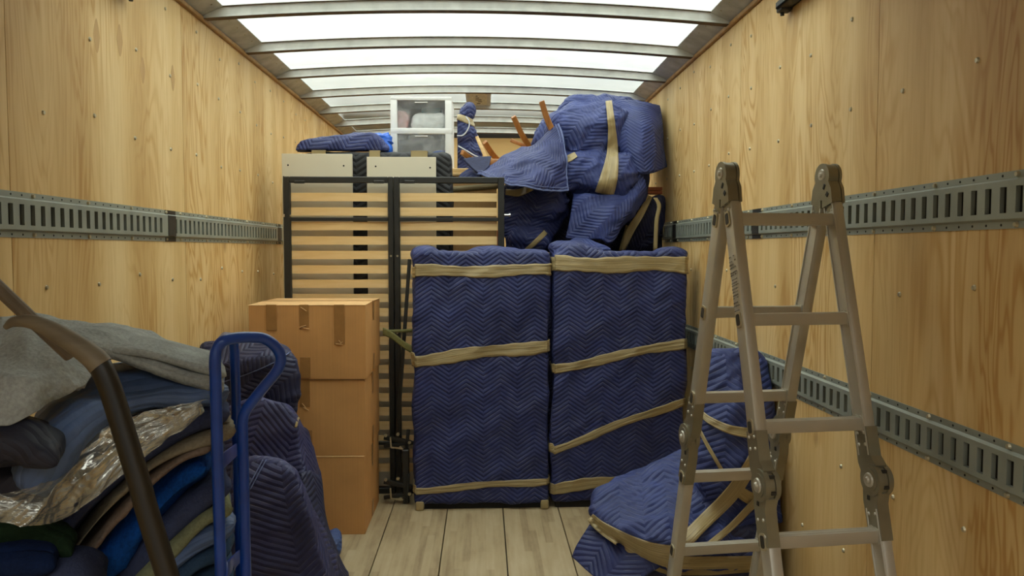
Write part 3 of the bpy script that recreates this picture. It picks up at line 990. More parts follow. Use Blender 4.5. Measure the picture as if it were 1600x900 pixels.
# ---------------------------------------------------------------- slotted cargo rails
def cargo_rail(X, sg, zc, joints, label, y0=YR + 0.3, y1=YF - 0.02, dark=True):
    root = thing('cargo_rail', label, 'rail', (X, 0, zc), 0)
    H = 0.0635
    edges = [y0] + joints + [y1]
    per = 0.0508
    prev = None
    for a, b in zip(edges[:-1], edges[1:]):
        mb = MB(); bm = mb.bm
        a2, b2 = a + 0.001, b - 0.001
        def q(p1, p2, p3, p4): mb.quad(p1, p2, p3, p4)
        def pt(y, z, d): return (X + sg * d, y, zc + z)
        D = 0.0125; T = 0.0022
        # flanges and slopes
        for s in (1, -1):
            q(pt(a2, s * H, T), pt(b2, s * H, T), pt(b2, s * 0.047, T), pt(a2, s * 0.047, T))
            q(pt(a2, s * H, 0), pt(b2, s * H, 0), pt(b2, s * H, T), pt(a2, s * H, T))
            q(pt(a2, s * 0.047, T), pt(b2, s * 0.047, T), pt(b2, s * 0.042, D), pt(a2, s * 0.042, D))
            q(pt(a2, s * 0.042, D), pt(b2, s * 0.042, D), pt(b2, s * 0.029, D), pt(a2, s * 0.029, D))
        y = a2 + 0.03
        last = a2
        while y + per < b2 - 0.02:
            w = 0.011
            q(pt(last, 0.029, D), pt(y - w, 0.029, D), pt(y - w, -0.029, D), pt(last, -0.029, D))
            for yy in (y - w, y + w):
                q(pt(yy, 0.029, D), pt(yy, -0.029, D), pt(yy, -0.029, 0.002), pt(yy, 0.029, 0.002))
            for z in (0.029, -0.029):
                q(pt(y - w, z, D), pt(y + w, z, D), pt(y + w, z, 0.002), pt(y - w, z, 0.002))
            last = y + w
            y += per
        q(pt(last, 0.029, D), pt(b2, 0.029, D), pt(b2, -0.029, D), pt(last, -0.029, D))
        mb.build('rail_section', M['rail'], root, smooth=False)
        mb = MB(); mb.b2((X + sg * 0.0004, a2, zc - 0.04), (X + sg * 0.0016, b2, zc + 0.04))
        mb.build('back_channel', M['hole'], root, smooth=False)
        # bolts
        bm_ = MB(); hm = MB()
        y = a2 + 0.1; k = 0
        while y < b2 - 0.03:
            for s in (1, -1):
                hm.cyl(pt(y + 0.05, s * 0.055, T - .001), pt(y + 0.05, s * 0.055, T + 0.0006), 0.0032, 6)
                if k % 3 == 0:
                    bm_.cyl(pt(y, s * 0.055, T - .001), pt(y, s * 0.055, T + 0.006), 0.0075, 8, 0.005)
                else:
                    hm.cyl(pt(y, s * 0.055, T - .001), pt(y, s * 0.055, T + 0.0006), 0.0032, 6)
            y += 0.1016; k += 1
        if len(bm_.bm.verts): tag(bm_.build('bolts', M['zinc'], root, smooth=False), kind='stuff')
        if len(hm.bm.verts): tag(hm.build('flange_holes', M['hole'], root, smooth=False), kind='stuff')
    if dark:
        for j in joints:
            mb = MB(); mb.b2((X + sg * 0.001, j - 0.055, zc - H), (X + sg * 0.0036, j + 0.05, zc - 0.045)); mb.b2((X + sg * 0.001, j - 0.055, zc + 0.045), (X + sg * 0.0036, j + 0.05, zc + H))
            mb.b2((X + sg * 0.004, j - 0.05, zc - 0.043), (X + sg * 0.0142, j + 0.03, zc + 0.043), 0.002, 1)
            mb.build('splice_plate', M['rail_dark'], root)
    return root
cargo_rail(XL, 1, 1.497, [3.20, 4.86], 'long grey slotted steel rail on the left plywood wall')
cargo_rail(XR, -1, 1.510, [3.22, 4.60], 'upper grey slotted steel rail on the right wall, behind the ladder hinges')
cargo_rail(XR, -1, 0.908, [], 'lower grey slotted steel rail on the right wall, behind the ladder legs')

# ================================================================ WRAPPED TALL PIECES
YC = PF(750, 797).y
def panel_band(tree, x0, x1, y0, y1, zl, zr, w, parent, seed=0, m=9):
    """tape round a flat upright body: along the front, round the edges and across the back"""
    rng = random.Random(seed)
    st = []
    for t in np.linspace(0.012, 0.988, 70): st.append((x0 + (x1 - x0) * t, y0, 0, -1))
    for k in (30, 60): st.append((x1 - 0.012, y0 + 0.012, math.sin(math.radians(k)), -math.cos(math.radians(k))))
    for t in np.linspace(0.12, 0.88, 5): st.append((x1, y0 + (y1 - y0) * t, 1, 0))
    for k in (30, 60): st.append((x1 - 0.012, y1 - 0.012, math.cos(math.radians(k)), math.sin(math.radians(k))))
    for t in np.linspace(0.98, 0.02, 8): st.append((x0 + (x1 - x0) * t, y1, 0, 1))
    for k in (30, 60): st.append((x0 + 0.012, y1 - 0.012, -math.sin(math.radians(k)), math.cos(math.radians(k))))
    for t in np.linspace(0.88, 0.12, 5): st.append((x0, y0 + (y1 - y0) * t, -1, 0))
    for k in (30, 60): st.append((x0 + 0.012, y0 + 0.012, -math.cos(math.radians(k)), -math.sin(math.radians(k))))
    rows = []
    ph = rng.uniform(0, 6)
    for i, (x, y, nx_, ny_) in enumerate(st):
        zc_ = zl + (zr - zl) * (x - x0) / (x1 - x0)
        nv_ = Vector((nx_, ny_, 0))
        ww = w * (1 + 0.10 * math.sin(i * 0.17 + ph) + 0.05 * math.sin(i * 0.6 + ph * 2))
        dz = 0.006 * math.sin(i * 0.11 + ph)
        row = []
        for k in range(m):
            p = Vector((x, y, zc_ + dz + (k / (m - 1) - 0.5) * ww))
            hit, nr, _, dist = tree.ray_cast(p + nv_ * 0.3, -nv_)
            d = (hit - p).dot(nv_) if hit is not None else 0.0
            row.append([p, nv_, min(max(d, -0.012), 0.03)])
        rows.append(row)
    D = np.array([[q[2] for q in r] for r in rows])
    D = np.maximum(D, (np.roll(D, 2, 0) + np.roll(D, -2, 0) + np.roll(D, 1, 0) + np.roll(D, -1, 0)) / 4)
    out = []
    for i, r in enumerate(rows):
        o_ = []
        for k, (p, nv_, _) in enumerate(r):
            cr_ = 0.0022 * max(0, math.sin(k * 1.9 + 1.2 * math.sin(i * 0.13 + ph) + ph) + 0.4 * math.sin(i * 0.45 + k))
            o_.append((p + nv_ * (D[i, k] + 0.003 + cr_), nv_))
        out.append(o_)
    return link('tape', strip_mesh(out, closed=True, width=w), M['tape'], parent)

def wrapped_panel(px0, px1, ytop, label, bands, seed, feet, lumps):
    a = P(px0, 797, YC); b = P(px1, 797, YC)
    zt = P(760, ytop, YC).z
    x0, x1 = a.x, b.x
    z0 = 0.035
    root = thing('wrapped_cabinet', label, 'cabinet', ((x0 + x1) / 2, YC + 0.09, 0), 0)
    prims = [('box', ((x0 + x1) / 2, YC + 0.092, (z0 + zt) / 2), (x1 - x0, 0.165, zt - z0), (0, 0, 0), 0.012)]
    prims += lumps(x0, x1, zt)
    me = soft_mesh(prims, 0.0125, 5, waves=[(0.0080, 5.0, (0.8, 0, 0.6), 4.0, seed), (0.0045, 9.0, (0.55, 0, 1), 4.0, seed + 3), (0.010, 2.6, None, 1, seed + 9, False)])
    body = link('blanket', me, M['navy'], root)
    tree = bvh_of([body])
    for i, (yl, yr, w) in enumerate(bands):
        pl = P(px0, yl, YC); pr = P(px1, yr, YC)
        panel_band(tree, x0, x1, YC + 0.0095, YC + 0.1745, pl.z, pr.z, w, root, seed + i * 3)
    for fx in feet:
        p = P(fx, 797, YC)
        mb = MB(); mb.b2((p.x - 0.022, YC - 0.006, 0.0), (p.x + 0.022, YC + 0.05, 0.05), 0.008, 2); mb.build('foot', M['tape'], root)
    mb = MB(); mb.b2((x0 + 0.02, YC + 0.03, 0.0), (x1 - 0.02, YC + 0.15, 0.08)); mb.build('plinth', M['hole'], root)
    return root
wrapped_panel(648, 856.5, 394, 'tall wrapped cabinet in navy quilted blanket beside the cardboard boxes, three tan tape bands',
              [(424, 422, 0.060), (564, 540, 0.066), (767, 751, 0.036)], 21, (656, 851),
              lambda x0, x1, zt: [('ell', (x0 + 0.06, YC + 0.08, zt - 0.01), (0.07, 0.08, 0.035), (0, 0, 0)), ('ell', (x0 + 0.5, YC + 0.08, zt - 0.005), (0.2, 0.07, 0.025), (0, 4, 0))])
wrapped_panel(863.5, 1069, 394, 'tall wrapped cabinet in navy quilted blanket beside the right wall, four slanting tan tape bands',
              [(412, 414, 0.082), (578, 535, 0.050), (703, 626, 0.044), (764, 742, 0.062)], 47, (),
              lambda x0, x1, zt: [('ell', (x1 - 0.07, YC + 0.08, zt - 0.005), (0.09, 0.08, 0.032), (0, 5, 0)), ('ell', (x0 + 0.15, YC + 0.09, zt), (0.17, 0.08, 0.05), (0, 10, 0))])

# ================================================================ FOLDING BED FRAME
YB = 4.350
root = thing('bed_frame', 'black steel bed frame with pale wooden slats standing on end behind the boxes', 'bed frame', (P(615, 400, YB).x, YB, 0))
def bx(px): return P(px, 400, YB).x
def bz(py): return P(700, py, YB).z
ztop = bz(277)
def rail_v(pxa, pxb, z0=0.0, z1=None):
    mb = MB(); mb.b2((bx(pxa), YB - 0.02, z0), (bx(pxb), YB + 0.02, z1 or ztop), 0.003, 1); return mb.build('side_rail', M['frame'], root)
rail_v(445, 455); rail_v(607.5, 615.5); rail_v(616.5, 625); rail_v(778, 788)
for (a, b) in ((455, 607.5), (625, 778)):
    mb = MB(); mb.b2((bx(a), YB - 0.02, ztop - 0.034), (bx(b), YB + 0.02, ztop), 0.003, 1); mb.build('end_rail', M['frame'], root)
    mb = MB(); mb.b2((bx(a), YB - 0.02, 0.0), (bx(b), YB + 0.02, 0.034), 0.003, 1); mb.build('end_rail', M['frame'], root)
    for zc in (bz(343), bz(690)):
        mb = MB(); mb.b2((bx(a), YB - 0.026, zc - 0.010), (bx(b), YB - 0.008, zc + 0.010), 0.002, 1); mb.build('cross_bar', M['frame'], root)
    xa, xb = bx(a) + 0.004, bx(b) - 0.004
    nseg = 10; vs = []; fs = []
    for i in range(nseg + 1):
        t = i / nseg; x = xa + (xb - xa) * t; bow = -0.012 * (1 - (2 * t - 1) ** 2)
        for (dy, dz) in ((0, -0.0235), (0, 0.0235), (0.009, 0.0235), (0.009, -0.0235)):
            vs.append((x - root.location.x, dy + bow, dz))
    for i in range(nseg):
        for k in range(4):
            fs.append((i * 4 + k, i * 4 + (k + 1) % 4, i * 4 + 4 + (k + 1) % 4, i * 4 + 4 + k))
    fs.append((3, 2, 1, 0)); fs.append(tuple(nseg * 4 + k for k in range(4)))
    sme = mesh_from(vs, fs, smooth=False); sme.materials.append(M['slat'])
    z = bz(308.5); k = 0
    while z > 0.08:
        o = bpy.data.objects.new('slat', sme); C.objects.link(o); o.parent = root; o.location = (0, 0.002 - 0.004, z)
        z -= (bz(308.5) - bz(443)) / 6; k += 1
# bolts and the hinge knuckles
for (px, py) in ((449, 337), (792, 336)):
    p = P(px, py, YB - 0.01); s = -1 if px < 600 else 1
    mb = MB(); mb.cyl(p - Vector((s * 0.02, 0, 0)), p + Vector((s * 0.012, 0, 0)), 0.008, 10); mb.cyl(p + Vector((s * 0.012, 0, 0)), p + Vector((s * 0.02, 0, 0)), 0.013, 10)
    mb.build('bolt', M['chrome'], root)
for py in (400, 520):
    for px in (611, 621):
        p = P(px, py, YB - 0.022); mb = MB(); mb.cyl(p, p - Vector((0, 0.004, 0)), 0.006, 8); mb.build('bolt', M['zinc'], root)
for (px, py) in ((468, 284), (592, 284), (640, 284)):
    p = P(px, py, YB - 0.021); mb = MB(); mb.b2((p.x - .03, p.y - .006, p.z - .01), (p.x + .03, p.y + .002, p.z + .008), .003, 1); mb.build('corner_plate', M['frame'], root)
# swung-out leg and the locking linkages at the foot end
mb = MB(); mb.bar(P(640, 405, 4.17), P(620, 690, 4.22), 0.020, 0.012, (0, 1, 0), 0.002); mb.build('folding_leg', M['frame'], root)
for (y1, y2, yy) in ((683, 697, 4.22), (752, 777, 4.16)):
    mb = MB()
    mb.bar(P(600, y1, yy), P(643, y1 + 9, yy), 0.026, 0.02, (0, 1, 0), 0.003)
    mb.bar(P(600, y2, yy), P(643, y2 - 6, yy), 0.022, 0.02, (0, 1, 0), 0.003)
    mb.bar(P(638, y1 - 12, yy - .01), P(635, y2 + 8, yy - .01), 0.018, 0.018, (0, 1, 0), 0.003)
    mb.build('leg_bracket', M['frame'], root)
    mb = MB()
    for (px, py) in ((603, y1 - 3), (622, y1 - 5), (626, y2 + 2), (640, y2 - 6)):
        p = P(px, py, yy - 0.02); mb.cyl(p, p - Vector((0, 0.012, 0)), 0.009, 8)
    mb.bar(P(610, y2 - 14, yy - .02), P(611, y2 + 2, yy - .02), 0.008, 0.006, (0, 1, 0)); mb.bar(P(611, y2 + 2, yy - .02), P(630, y2 + 4, yy - .02), 0.008, 0.006, (0, 1, 0))
    tag(mb.build('bracket_bolts', M['zinc'], root), kind='stuff')
mb = MB(); mb.b2((P(634, 780, 4.17).x - .015, 4.15, 0.0), (P(634, 780, 4.17).x + .02, 4.2, 0.30), 0.004, 1); mb.build('folding_leg', M['frame'], root)

# olive strap between boxes and cabinet
rows = []
for t in np.linspace(0, 1, 24):
    px = 598 + 46 * t; py = 518 + 28 * t ** 1.1; Yq = 4.14 - 0.02 * t
    p = P(px, py, Yq); v = Vector((0, -1, 0))
    rows.append([(p + Vector((0, 0, k * 0.013 + 0.005 * math.sin(t * 6))), v) for k in (-1.6, -.8, 0, .8, 1.6)])
strap = link('strap', strip_mesh(rows, thick=0.0015), M['olive'])
tag(strap, 'slack olive webbing strap between the cardboard boxes and the left wrapped cabinet', 'strap')
rows = []
for t in np.linspace(0, 1, 16):
    p = P(598 + 46 * t, 518 - 1.5 * t, 4.14 + 0.02 * t); rows.append([(p + Vector((0, 0, k * 0.009)), Vector((0, -1, 0))) for k in (-1, 0, 1)])
link('strap_return', strip_mesh(rows, thick=0.0015), M['olive'], strap)

# ================================================================ WHITE BOARDS, BLACK PAD AND WHAT STANDS BEHIND
YW = 4.41
for (a, b, yt, holes, lab) in ((440, 550, 240, ((450, 258), (537, 259)), 'white laminate board behind the bed frame, nearest the left wall'),
                               (573, 681, 245, ((587, 260), (672, 262)), 'white laminate board behind the bed frame, under the plastic drawers')):
    p0 = P(a, yt, YW); p1 = P(b, yt, YW)
    mb = MB(); mb.b2((p0.x, YW, 0.0), (p1.x, YW + 0.018, p0.z), 0.001, 1)
    o = mb.build('white_board', M['white_board']); tag(o, lab, 'board', 'white boards behind the bed frame')
    for (px, py) in holes:
        q = P(px, py, YW); mb = MB(); mb.cyl(q + Vector((0, 0.002, 0)), q - Vector((0, 0.0008, 0)), 0.005, 10); mb.build('dowel_hole', M['hole'], o)
    for k in range(2):
        q = P(a + 3, yt + 36 + 60 * k, YW); mb = MB(); mb.cyl(q + Vector((0, 0.002, 0)), q - Vector((0, 0.0008, 0)), 0.004, 8); mb.build('dowel_hole', M['hole'], o)

YM = 4.455
p0 = P(466, 236, YM); p1 = P(706, 236, YM)
root = thing('padded_mattress', 'mattress in black quilted pad standing behind the white boards', 'mattress', ((p0.x + p1.x) / 2, YM + .08, 0))
me = soft_mesh([('box', ((p0.x + p1.x) / 2, YM + 0.095, p0.z / 2), (p1.x - p0.x, 0.18, p0.z), (0, 0, 0), 0.03)], 0.016, 4, waves=[(0.006, 6, (0, 0, 1), 3, 5)])
body = link('quilted_cover', me, M['black_quilt'], root)
for (a, b, ) in ((487, 509), (577, 594), (642, 668)):
    q0 = P(a, 238, YM); q1 = P(b, 238, YM)
    mb = MB(); mb.b2((q0.x, YM - 0.004, p0.z - 0.035), (q1.x, YM - 0.001, p0.z + 0.004), 0.0008, 1); mb.b2((q0.x, YM - 0.004, p0.z + 0.001), (q1.x, YM + 0.19, p0.z + 0.005), 0.0008, 1)
    mb.build('tape', M['tape'], root)

# carton-clad tall cabinet carrying the drawers
YK = 4.72
q0 = P(560, 275, YK); q1 = P(776, 275, YK)
zk = P(730, 275, YK).z
mb = MB(); mb.b2((q0.x, YK, 0), (q1.x, YK + 0.62, zk), 0.006, 2)
o = mb.build('tall_carton', M['card2']); tag(o, 'tall brown carton seen between the slats on the right of the bed frame', 'box')
rows = [[(P(705 + 75 * t, 296 - 6 * t + k * 3, YK - .002), Vector((0, -1, 0))) for k in (-1.5, 0, 1.5)] for t in np.linspace(0, 1, 8)]
link('tape', strip_mesh(rows), M['tape'], o)
mb = MB(); mb.b2((q0.x - .01, YK - 0.01, zk), (q1.x + 0.02, YK + 0.64, zk + 0.018), 0.003, 1); mb.b2((q0.x + .01, YK + 0.01, zk + 0.018), (q1.x - .01, YK + 0.60, zk + 0.048), 0.003, 1)
o = mb.build('wooden_tray', M['pine']); tag(o, 'pale pine board lying under the foot of the plastic drawers', 'board')
zsh = zk + 0.048
pr = P(781, 372, 4.66)
mb = MB(); mb.b2((pr.x - 0.018, 4.64, 0), (pr.x + 0.018, 4.68, P(781, 360, 4.66).z), 0.003, 1)
o = mb.build('wooden_post', M['red_wood']); tag(o, 'short orange brown wooden post glimpsed low between the right-hand slats', 'post')

# plastic drawer tower
YD = 4.80
d0 = P(610, 200, YD); d1 = P(706, 200, YD)
zt = P(660, 151, YD).z
ht = 0.47
root = thing('drawer_tower', 'white plastic drawer tower with clear fronts under the roof', 'drawers', ((d0.x + d1.x) / 2, YD + .2, zsh))
dx0, dx1 = d0.x, d1.x; DD = 0.36
mb = MB()
zmid = P(660, 203, YD).z
for x in (dx0, dx1 - 0.042): mb.b2((x, YD, zsh), (x + 0.042, YD + 0.03, zt), 0.004, 2)
for z0, z1 in ((zt - 0.022, zt), (zmid - 0.025, zmid + 0.012), (zsh, zsh + 0.03)): mb.b2((dx0, YD - 0.001, z0), (dx1, YD + 0.03, z1), 0.004, 2)
mb.b2((dx0, YD, zt - 0.012), (dx1, YD + DD, zt), 0.004, 2)
mb.b2((dx0, YD, zmid - .012), (dx1, YD + DD, zmid - 0.002), 0.002, 1)
mb.b2((dx0, YD, zsh), (dx1, YD + DD, zsh + .012), 0.002, 1)
mb.b2((dx0, YD + DD - 0.01, zsh), (dx1, YD + DD, zt), 0.003, 1)
mb.build('frame', M['white_plastic'], root)
for x in (dx0 + 0.002, dx1 - 0.008):
    mb = MB(); mb.b2((x, YD + 0.02, zsh), (x + 0.006, YD + DD, zt - .005), 0.001, 1)
    for k in range(5):
        yy = YD + 0.06 + k * 0.065
        mb.b2((x - 0.002, yy, zsh + .01), (x + 0.008, yy + 0.012, zt - .02), 0.001, 1)
    mb.build('side_panel', M['white_plastic'], root)
for (za, zb) in ((zmid + 0.012, zt - 0.022), (zsh + 0.03, zmid - 0.025)):
    mb = MB(); mb.b2((dx0 + 0.044, YD + 0.008, za), (dx1 - 0.044, YD + 0.012, zb), 0.001, 1)
    dr = mb.build('drawer', M['drawer'], root)
    mb = MB(); mb.b2((dx0 + 0.15, YD + 0.001, zb - 0.016), (dx1 - 0.15, YD + 0.010, zb - 0.010), 0.002, 1); mb.build('handle', M['white_plastic'], dr)
zin = zmid - 0.002
def pack(name, c, size, mat, lab, cat, rot=(0, 0, 0), waves=((0.006, 14, None, 1, 2),)):
    me = soft_mesh([('box', c, size, rot, min(size) * 0.3)], 0.008, 3, waves=waves)
    return tag(link(name, me, mat), lab, cat)
cx = (dx0 + dx1) / 2
pack('wrapped_packet', (cx + 0.045, YD + 0.10, zin + 0.064), (0.215, 0.12, 0.10), M['whitebag'], 'crinkled white packet in the top plastic drawer', 'packet')
pack('pink_packet', (cx - 0.13, YD + 0.11, zin + 0.074), (0.085, 0.12, 0.105), M['pinkbag'], 'pinkish crumpled packet in the top plastic drawer', 'packet', (0, 12, 0))
mb = MB(); mb.b2((cx - 0.01, YD + 0.18, zin + 0.001), (cx + 0.11, YD + 0.30, zin + 0.165), 0.004, 2); mb.b2((cx - 0.015, YD + 0.175, zin + 0.150), (cx + 0.115, YD + 0.305, zin + 0.172), 0.003, 1)
tag(mb.build('teal_carton', M['teal']), 'small pale teal carton at the back of the top plastic drawer', 'box')
pack('blue_packet', (cx + 0.11, YD + 0.13, zsh + 0.012 + 0.062), (0.12, 0.16, 0.10), M['bluebag'], 'blue packet showing dimly in the lower plastic drawer', 'packet')

# blue blanket folded on the mattress, bag behind it
rt = p0.z
rows = [Prow([(464, 234, 4.62), (480, 220, 4.68), (520, 215, 4.72), (560, 209, 4.74), (590, 210, 4.72), (606, 228, 4.70)]),
        Prow([(463, 236, 4.53), (482, 222, 4.54), (522, 217, 4.54), (562, 211, 4.54), (592, 214, 4.54), (606, 233, 4.54)]),
        Prow([(463, 237, 4.47), (484, 228, 4.46), (524, 226, 4.45), (562, 224, 4.45), (592, 226, 4.46), (606, 235, 4.47)]),
        Prow([(464, 238, 4.47), (486, 235, 4.46), (524, 234, 4.45), (562, 233, 4.45), (592, 234, 4.46), (606, 237, 4.47)])]
me = soft_mesh([('hull', [tuple(P(464, 236, 4.47)), tuple(P(606, 236, 4.47)), tuple(P(472, 222, 4.5)), tuple(P(500, 218, 4.5)), tuple(P(566, 209, 4.5)), tuple(P(586, 211, 4.5)), tuple(P(606, 231, 4.5)),
                          tuple(P(466, 236, 4.62)), tuple(P(606, 236, 4.62)), tuple(P(500, 220, 4.63)), tuple(P(570, 213, 4.63))])], 0.01, 4,
               waves=[(0.010, 7, (0.9, 0, 0.35), 4, 12), (0.006, 14, (1, 0, 0.3), 3, 4)], uv_rot=0.5, lift=lambda c: np.stack([c[:, 0], c[:, 1], np.maximum(c[:, 2], rt + 0.007)], 1))
o = link('folded_blanket', me, M['navy']); tag(o, 'navy quilted blanket folded on top of the black mattress', 'blanket')
me = soft_mesh([('ell', tuple(P(597, 222, 4.72)), (0.055, 0.05, 0.06), (0, 0, 0)), ('box', tuple(P(597, 232, 4.70)), (0.10, 0.08, 0.06), (0, 0, 0), 0.02)], 0.008, 2, waves=[(0.012, 20, None, 1, 3)])
o = link('plastic_bag', me, M['bluebag']); tag(o, 'bright blue plastic bag between the folded blanket and the drawers', 'bag')

# tied bundle right of the drawers
YT = 5.25
me = soft_mesh([('ell', tuple(P(731, 176, YT)), (0.034, 0.04, 0.05), (0, 20, 0)), ('ell', tuple(P(722, 190, YT)), (0.05, 0.05, 0.04), (0, 0, 0)),
                ('ell', tuple(P(726, 214, YT)), (0.075, 0.07, 0.11), (0, -6, 0)), ('ell', tuple(P(730, 240, YT)), (0.09, 0.08, 0.10), (0, 0, 0)), ('box', (P(728, 255, YT).x, YT, (P(728, 250, YT).z + zsh + .016) / 2), (0.16, 0.14, P(728, 250, YT).z - zsh - .016), (0, 0, 0), 0.03)], 0.009, 3,
               waves=[(0.014, 10, (0.3, 0, 1), 2.5, 31), (0.006, 22, None, 1, 8)], lift=lambda c: np.stack([np.maximum(c[:, 0], P(715, 220, YT).x), c[:, 1], np.maximum(c[:, 2], zsh + 0.003)], 1))
root = thing('tied_bundle', 'navy blanket bundle tied with white cord, right of the plastic drawers', 'bundle', (P(728, 255, YT).x, YT, zsh))
body = link('blanket', me, M['navy'], root)
tr = bvh_of([body])
band(tr, P(725, 188, YT), (0.35, 0, 1), 0.045, root, n=48, m=5, R=0.3, seed=2)
pts = cr_line([tuple(P(x, y, YT - 0.10)) for x, y in ((714, 212), (724, 211), (732, 200), (733, 190), (728, 182))], 24)
mb = MB(); mb.tube(pts, 0.0045, 6); mb.build('cord', M['cord'], root)
pts = cr_line([tuple(P(x, y, YT - 0.12)) for x, y in ((716, 228), (730, 236), (744, 244), (756, 248))], 16)
mb = MB(); mb.tube(pts, 0.0045, 6); mb.build('cord', M['cord'], root)

# ================================================================ UPPER RIGHT LOAD
# hidden chest that carries it
zc = P(900, 392, 4.6).z - 0.02
x0, x1 = P(800, 390, 4.55).x, XR - 0.03
me = soft_mesh([('box', ((x0 + x1) / 2, 4.95, zc / 2), (x1 - x0, 0.95, zc), (0, 0, 0), 0.03)], 0.025, 3, waves=[(0.006, 5, None, 1, 6)])
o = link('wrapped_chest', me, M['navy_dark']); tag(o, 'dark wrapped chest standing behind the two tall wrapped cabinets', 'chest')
# left bundle under the flared blanket
YL = 4.62
def pp(x, y, Y): return tuple(P(x, y, Y))
me = soft_mesh([('hull', [pp(788, 292, YL), pp(880, 300, YL), pp(884, 330, YL + .02), pp(858, 358, YL), pp(852, 392, YL + .02), pp(792, 392, YL), pp(790, 340, YL - .03), pp(840, 330, YL - .08),
                          pp(800, 290, 4.8), pp(872, 300, 4.8), pp(860, 380, 4.8), pp(800, 390, 4.8)]),
                ('ell', pp(848, 318, YL), (0.14, 0.1, 0.12), (0, 0, 0)), ('ell', pp(825, 372, YL), (0.12, 0.09, 0.08), (0, 0, 0))], 0.011, 5,
               waves=[(0.016, 7, (1, 0, -0.15), 3.5, 77), (0.008, 15, (1, 0, 0.2), 3, 78)], uv_rot=0.3)
rootL = thing('wrapped_armchair', 'crumpled navy wrapped bundle beside the right end of the bed frame', 'bundle', (P(840, 390, 4.8).x, 4.8, zc))
bL = link('blanket', me, M['navy'], rootL)
tr = bvh_of([bL])
tape_over(tr, [(820, 392), (834, 381), (853, 362)], (5, 8, 8), rootL, n=20, seed=1)
tape_over(tr, [(790, 300), (810, 301), (832, 293)], (9, 12, 9), rootL, n=20, seed=4)

# upturned chair whose legs stick up
root = thing('upturned_chair', 'upturned wooden chair with four orange brown legs pointing up', 'chair', (P(810, 262, 4.95).x, 4.95, P(810, 262, 4.95).z))
for (a, b, Ya, Yb, w) in (((802, 182), (832, 236), 4.85, 4.95, .034), ((846, 158), (868, 214), 4.60, 4.63, .034), ((757, 222), (784, 256), 4.78, 4.90, .034), ((722, 238), (752, 254), 4.62, 4.75, .032)):
    A = P(a[0], a[1], Ya); B = P(b[0], b[1], Yb)
    mid = A.lerp(B, 0.5) + Vector((-0.006, 0, -0.006))
    mb = MB(); pts = cr_line([tuple(A), tuple(mid), tuple(B)], 8)
    for i in range(7):
        pass
    ring = []
    t = (B - A).normalized(); u = Vector((0, 1, 0)); u = (u - t * u.dot(t)).normalized(); v = t.cross(u)
    bm = mb.bm; rings = []
    for i, p in enumerate(pts):
        s = w / 2 * (0.92 + 0.12 * i / 7)
        rings.append([bm.verts.new(Vector(p) + u * (sx * s) + v * (sy * s)) for sx, sy in ((-1, -1), (1, -1), (1, 1), (-1, 1))])
    for i in range(7):
        for k in range(4): bm.faces.new((rings[i][k], rings[i][(k + 1) % 4], rings[i + 1][(k + 1) % 4], rings[i + 1][k]))
    bm.faces.new(rings[0][::-1]); bm.faces.new(rings[-1])
    bmesh.ops.bevel(bm, geom=[e for e in bm.edges], offset=0.003, segments=1, affect='EDGES')
    mb.build('leg', M['oak'], root)
mb = MB(); mb.b2((P(760, 258, 4.9).x, 4.70, P(760, 268, 4.85).z), (P(846, 250, 4.9).x, 5.02, P(760, 252, 4.85).z), 0.015, 2); mb.build('seat', M['oak'], root)
mb = MB(); mb.bar(P(745, 214, 5.02), P(759, 246, 4.96), 0.022, 0.022, (0, 1, 0), 0.003); mb.build('stretcher', M['pine'], root)
mb = MB(); mb.bar(P(798, 219, 5.0), P(822, 229, 4.98), 0.022, 0.02, (0, 1, 0), 0.003); mb.build('stretcher', M['oak'], root)

# flared blanket over it
rows = [Prow([(752, 268, 4.56), (786, 244, 4.66), (816, 231, 4.70), (838, 224, 4.66), (856, 206, 4.62), (872, 194, 4.60)]),
        Prow([(750, 270, 4.50), (790, 256, 4.50), (818, 246, 4.49), (845, 238, 4.50), (864, 226, 4.52), (879, 213, 4.54)]),
        Prow([(748, 271, 4.47), (790, 268, 4.42), (820, 263, 4.40), (848, 259, 4.42), (868, 253, 4.46), (884, 246, 4.50)]),
        Prow([(747, 272, 4.45), (789, 279, 4.37), (820, 281, 4.34), (848, 281, 4.36), (868, 278, 4.42), (887, 274, 4.48)]),
        Prow([(746, 272, 4.44), (788, 284, 4.35), (818, 291, 4.32), (846, 296, 4.34), (868, 298, 4.40), (889, 297, 4.47)])]
me, bd = sheet_mesh(rows, 64, 48, waves=[(0.010, 6, (0.7, 0, 0.7), 3, 3), (0.006, 12, (0.4, 0, 1), 3, 9)], thick=0.014, uv_rot=-0.75)
rootW = thing('flared_blanket', 'navy quilted blanket corner flaring out over the chair legs, pale stitched edge', 'blanket', (P(820, 290, 4.5).x, 4.5, P(820, 298, 4.4).z))
bW = link('cloth', me, M['navy'], rootW)
for key, off in (('bottom', 0), ('right', 0)):
    pts = bd[key]
    mb = MB(); mb.tube([Vector(p) + Vector((0, -0.006, 0)) for p in pts], 0.0055, 6); mb.build('binding', M['piping'], rootW)
    inn = [Vector(p) + Vector((0 if key == 'bottom' else -0.018, -0.011, 0.018 if key == 'bottom' else 0)) for p in pts]
    mb = MB(); mb.tube(inn, 0.0022, 5); mb.build('stitch', M['piping'], rootW)
rows = [Prow([(724, 248, 4.58), (742, 245, 4.62), (768, 244, 4.66)]), Prow([(736, 260, 4.52), (750, 256, 4.56), (766, 252, 4.60)]), Prow([(751, 273, 4.455), (756, 267, 4.50), (764, 259, 4.55)])]
me, _ = sheet_mesh(rows, 20, 16, thick=0.01)
link('turned_under_flap', me, M['underflap'], rootW)
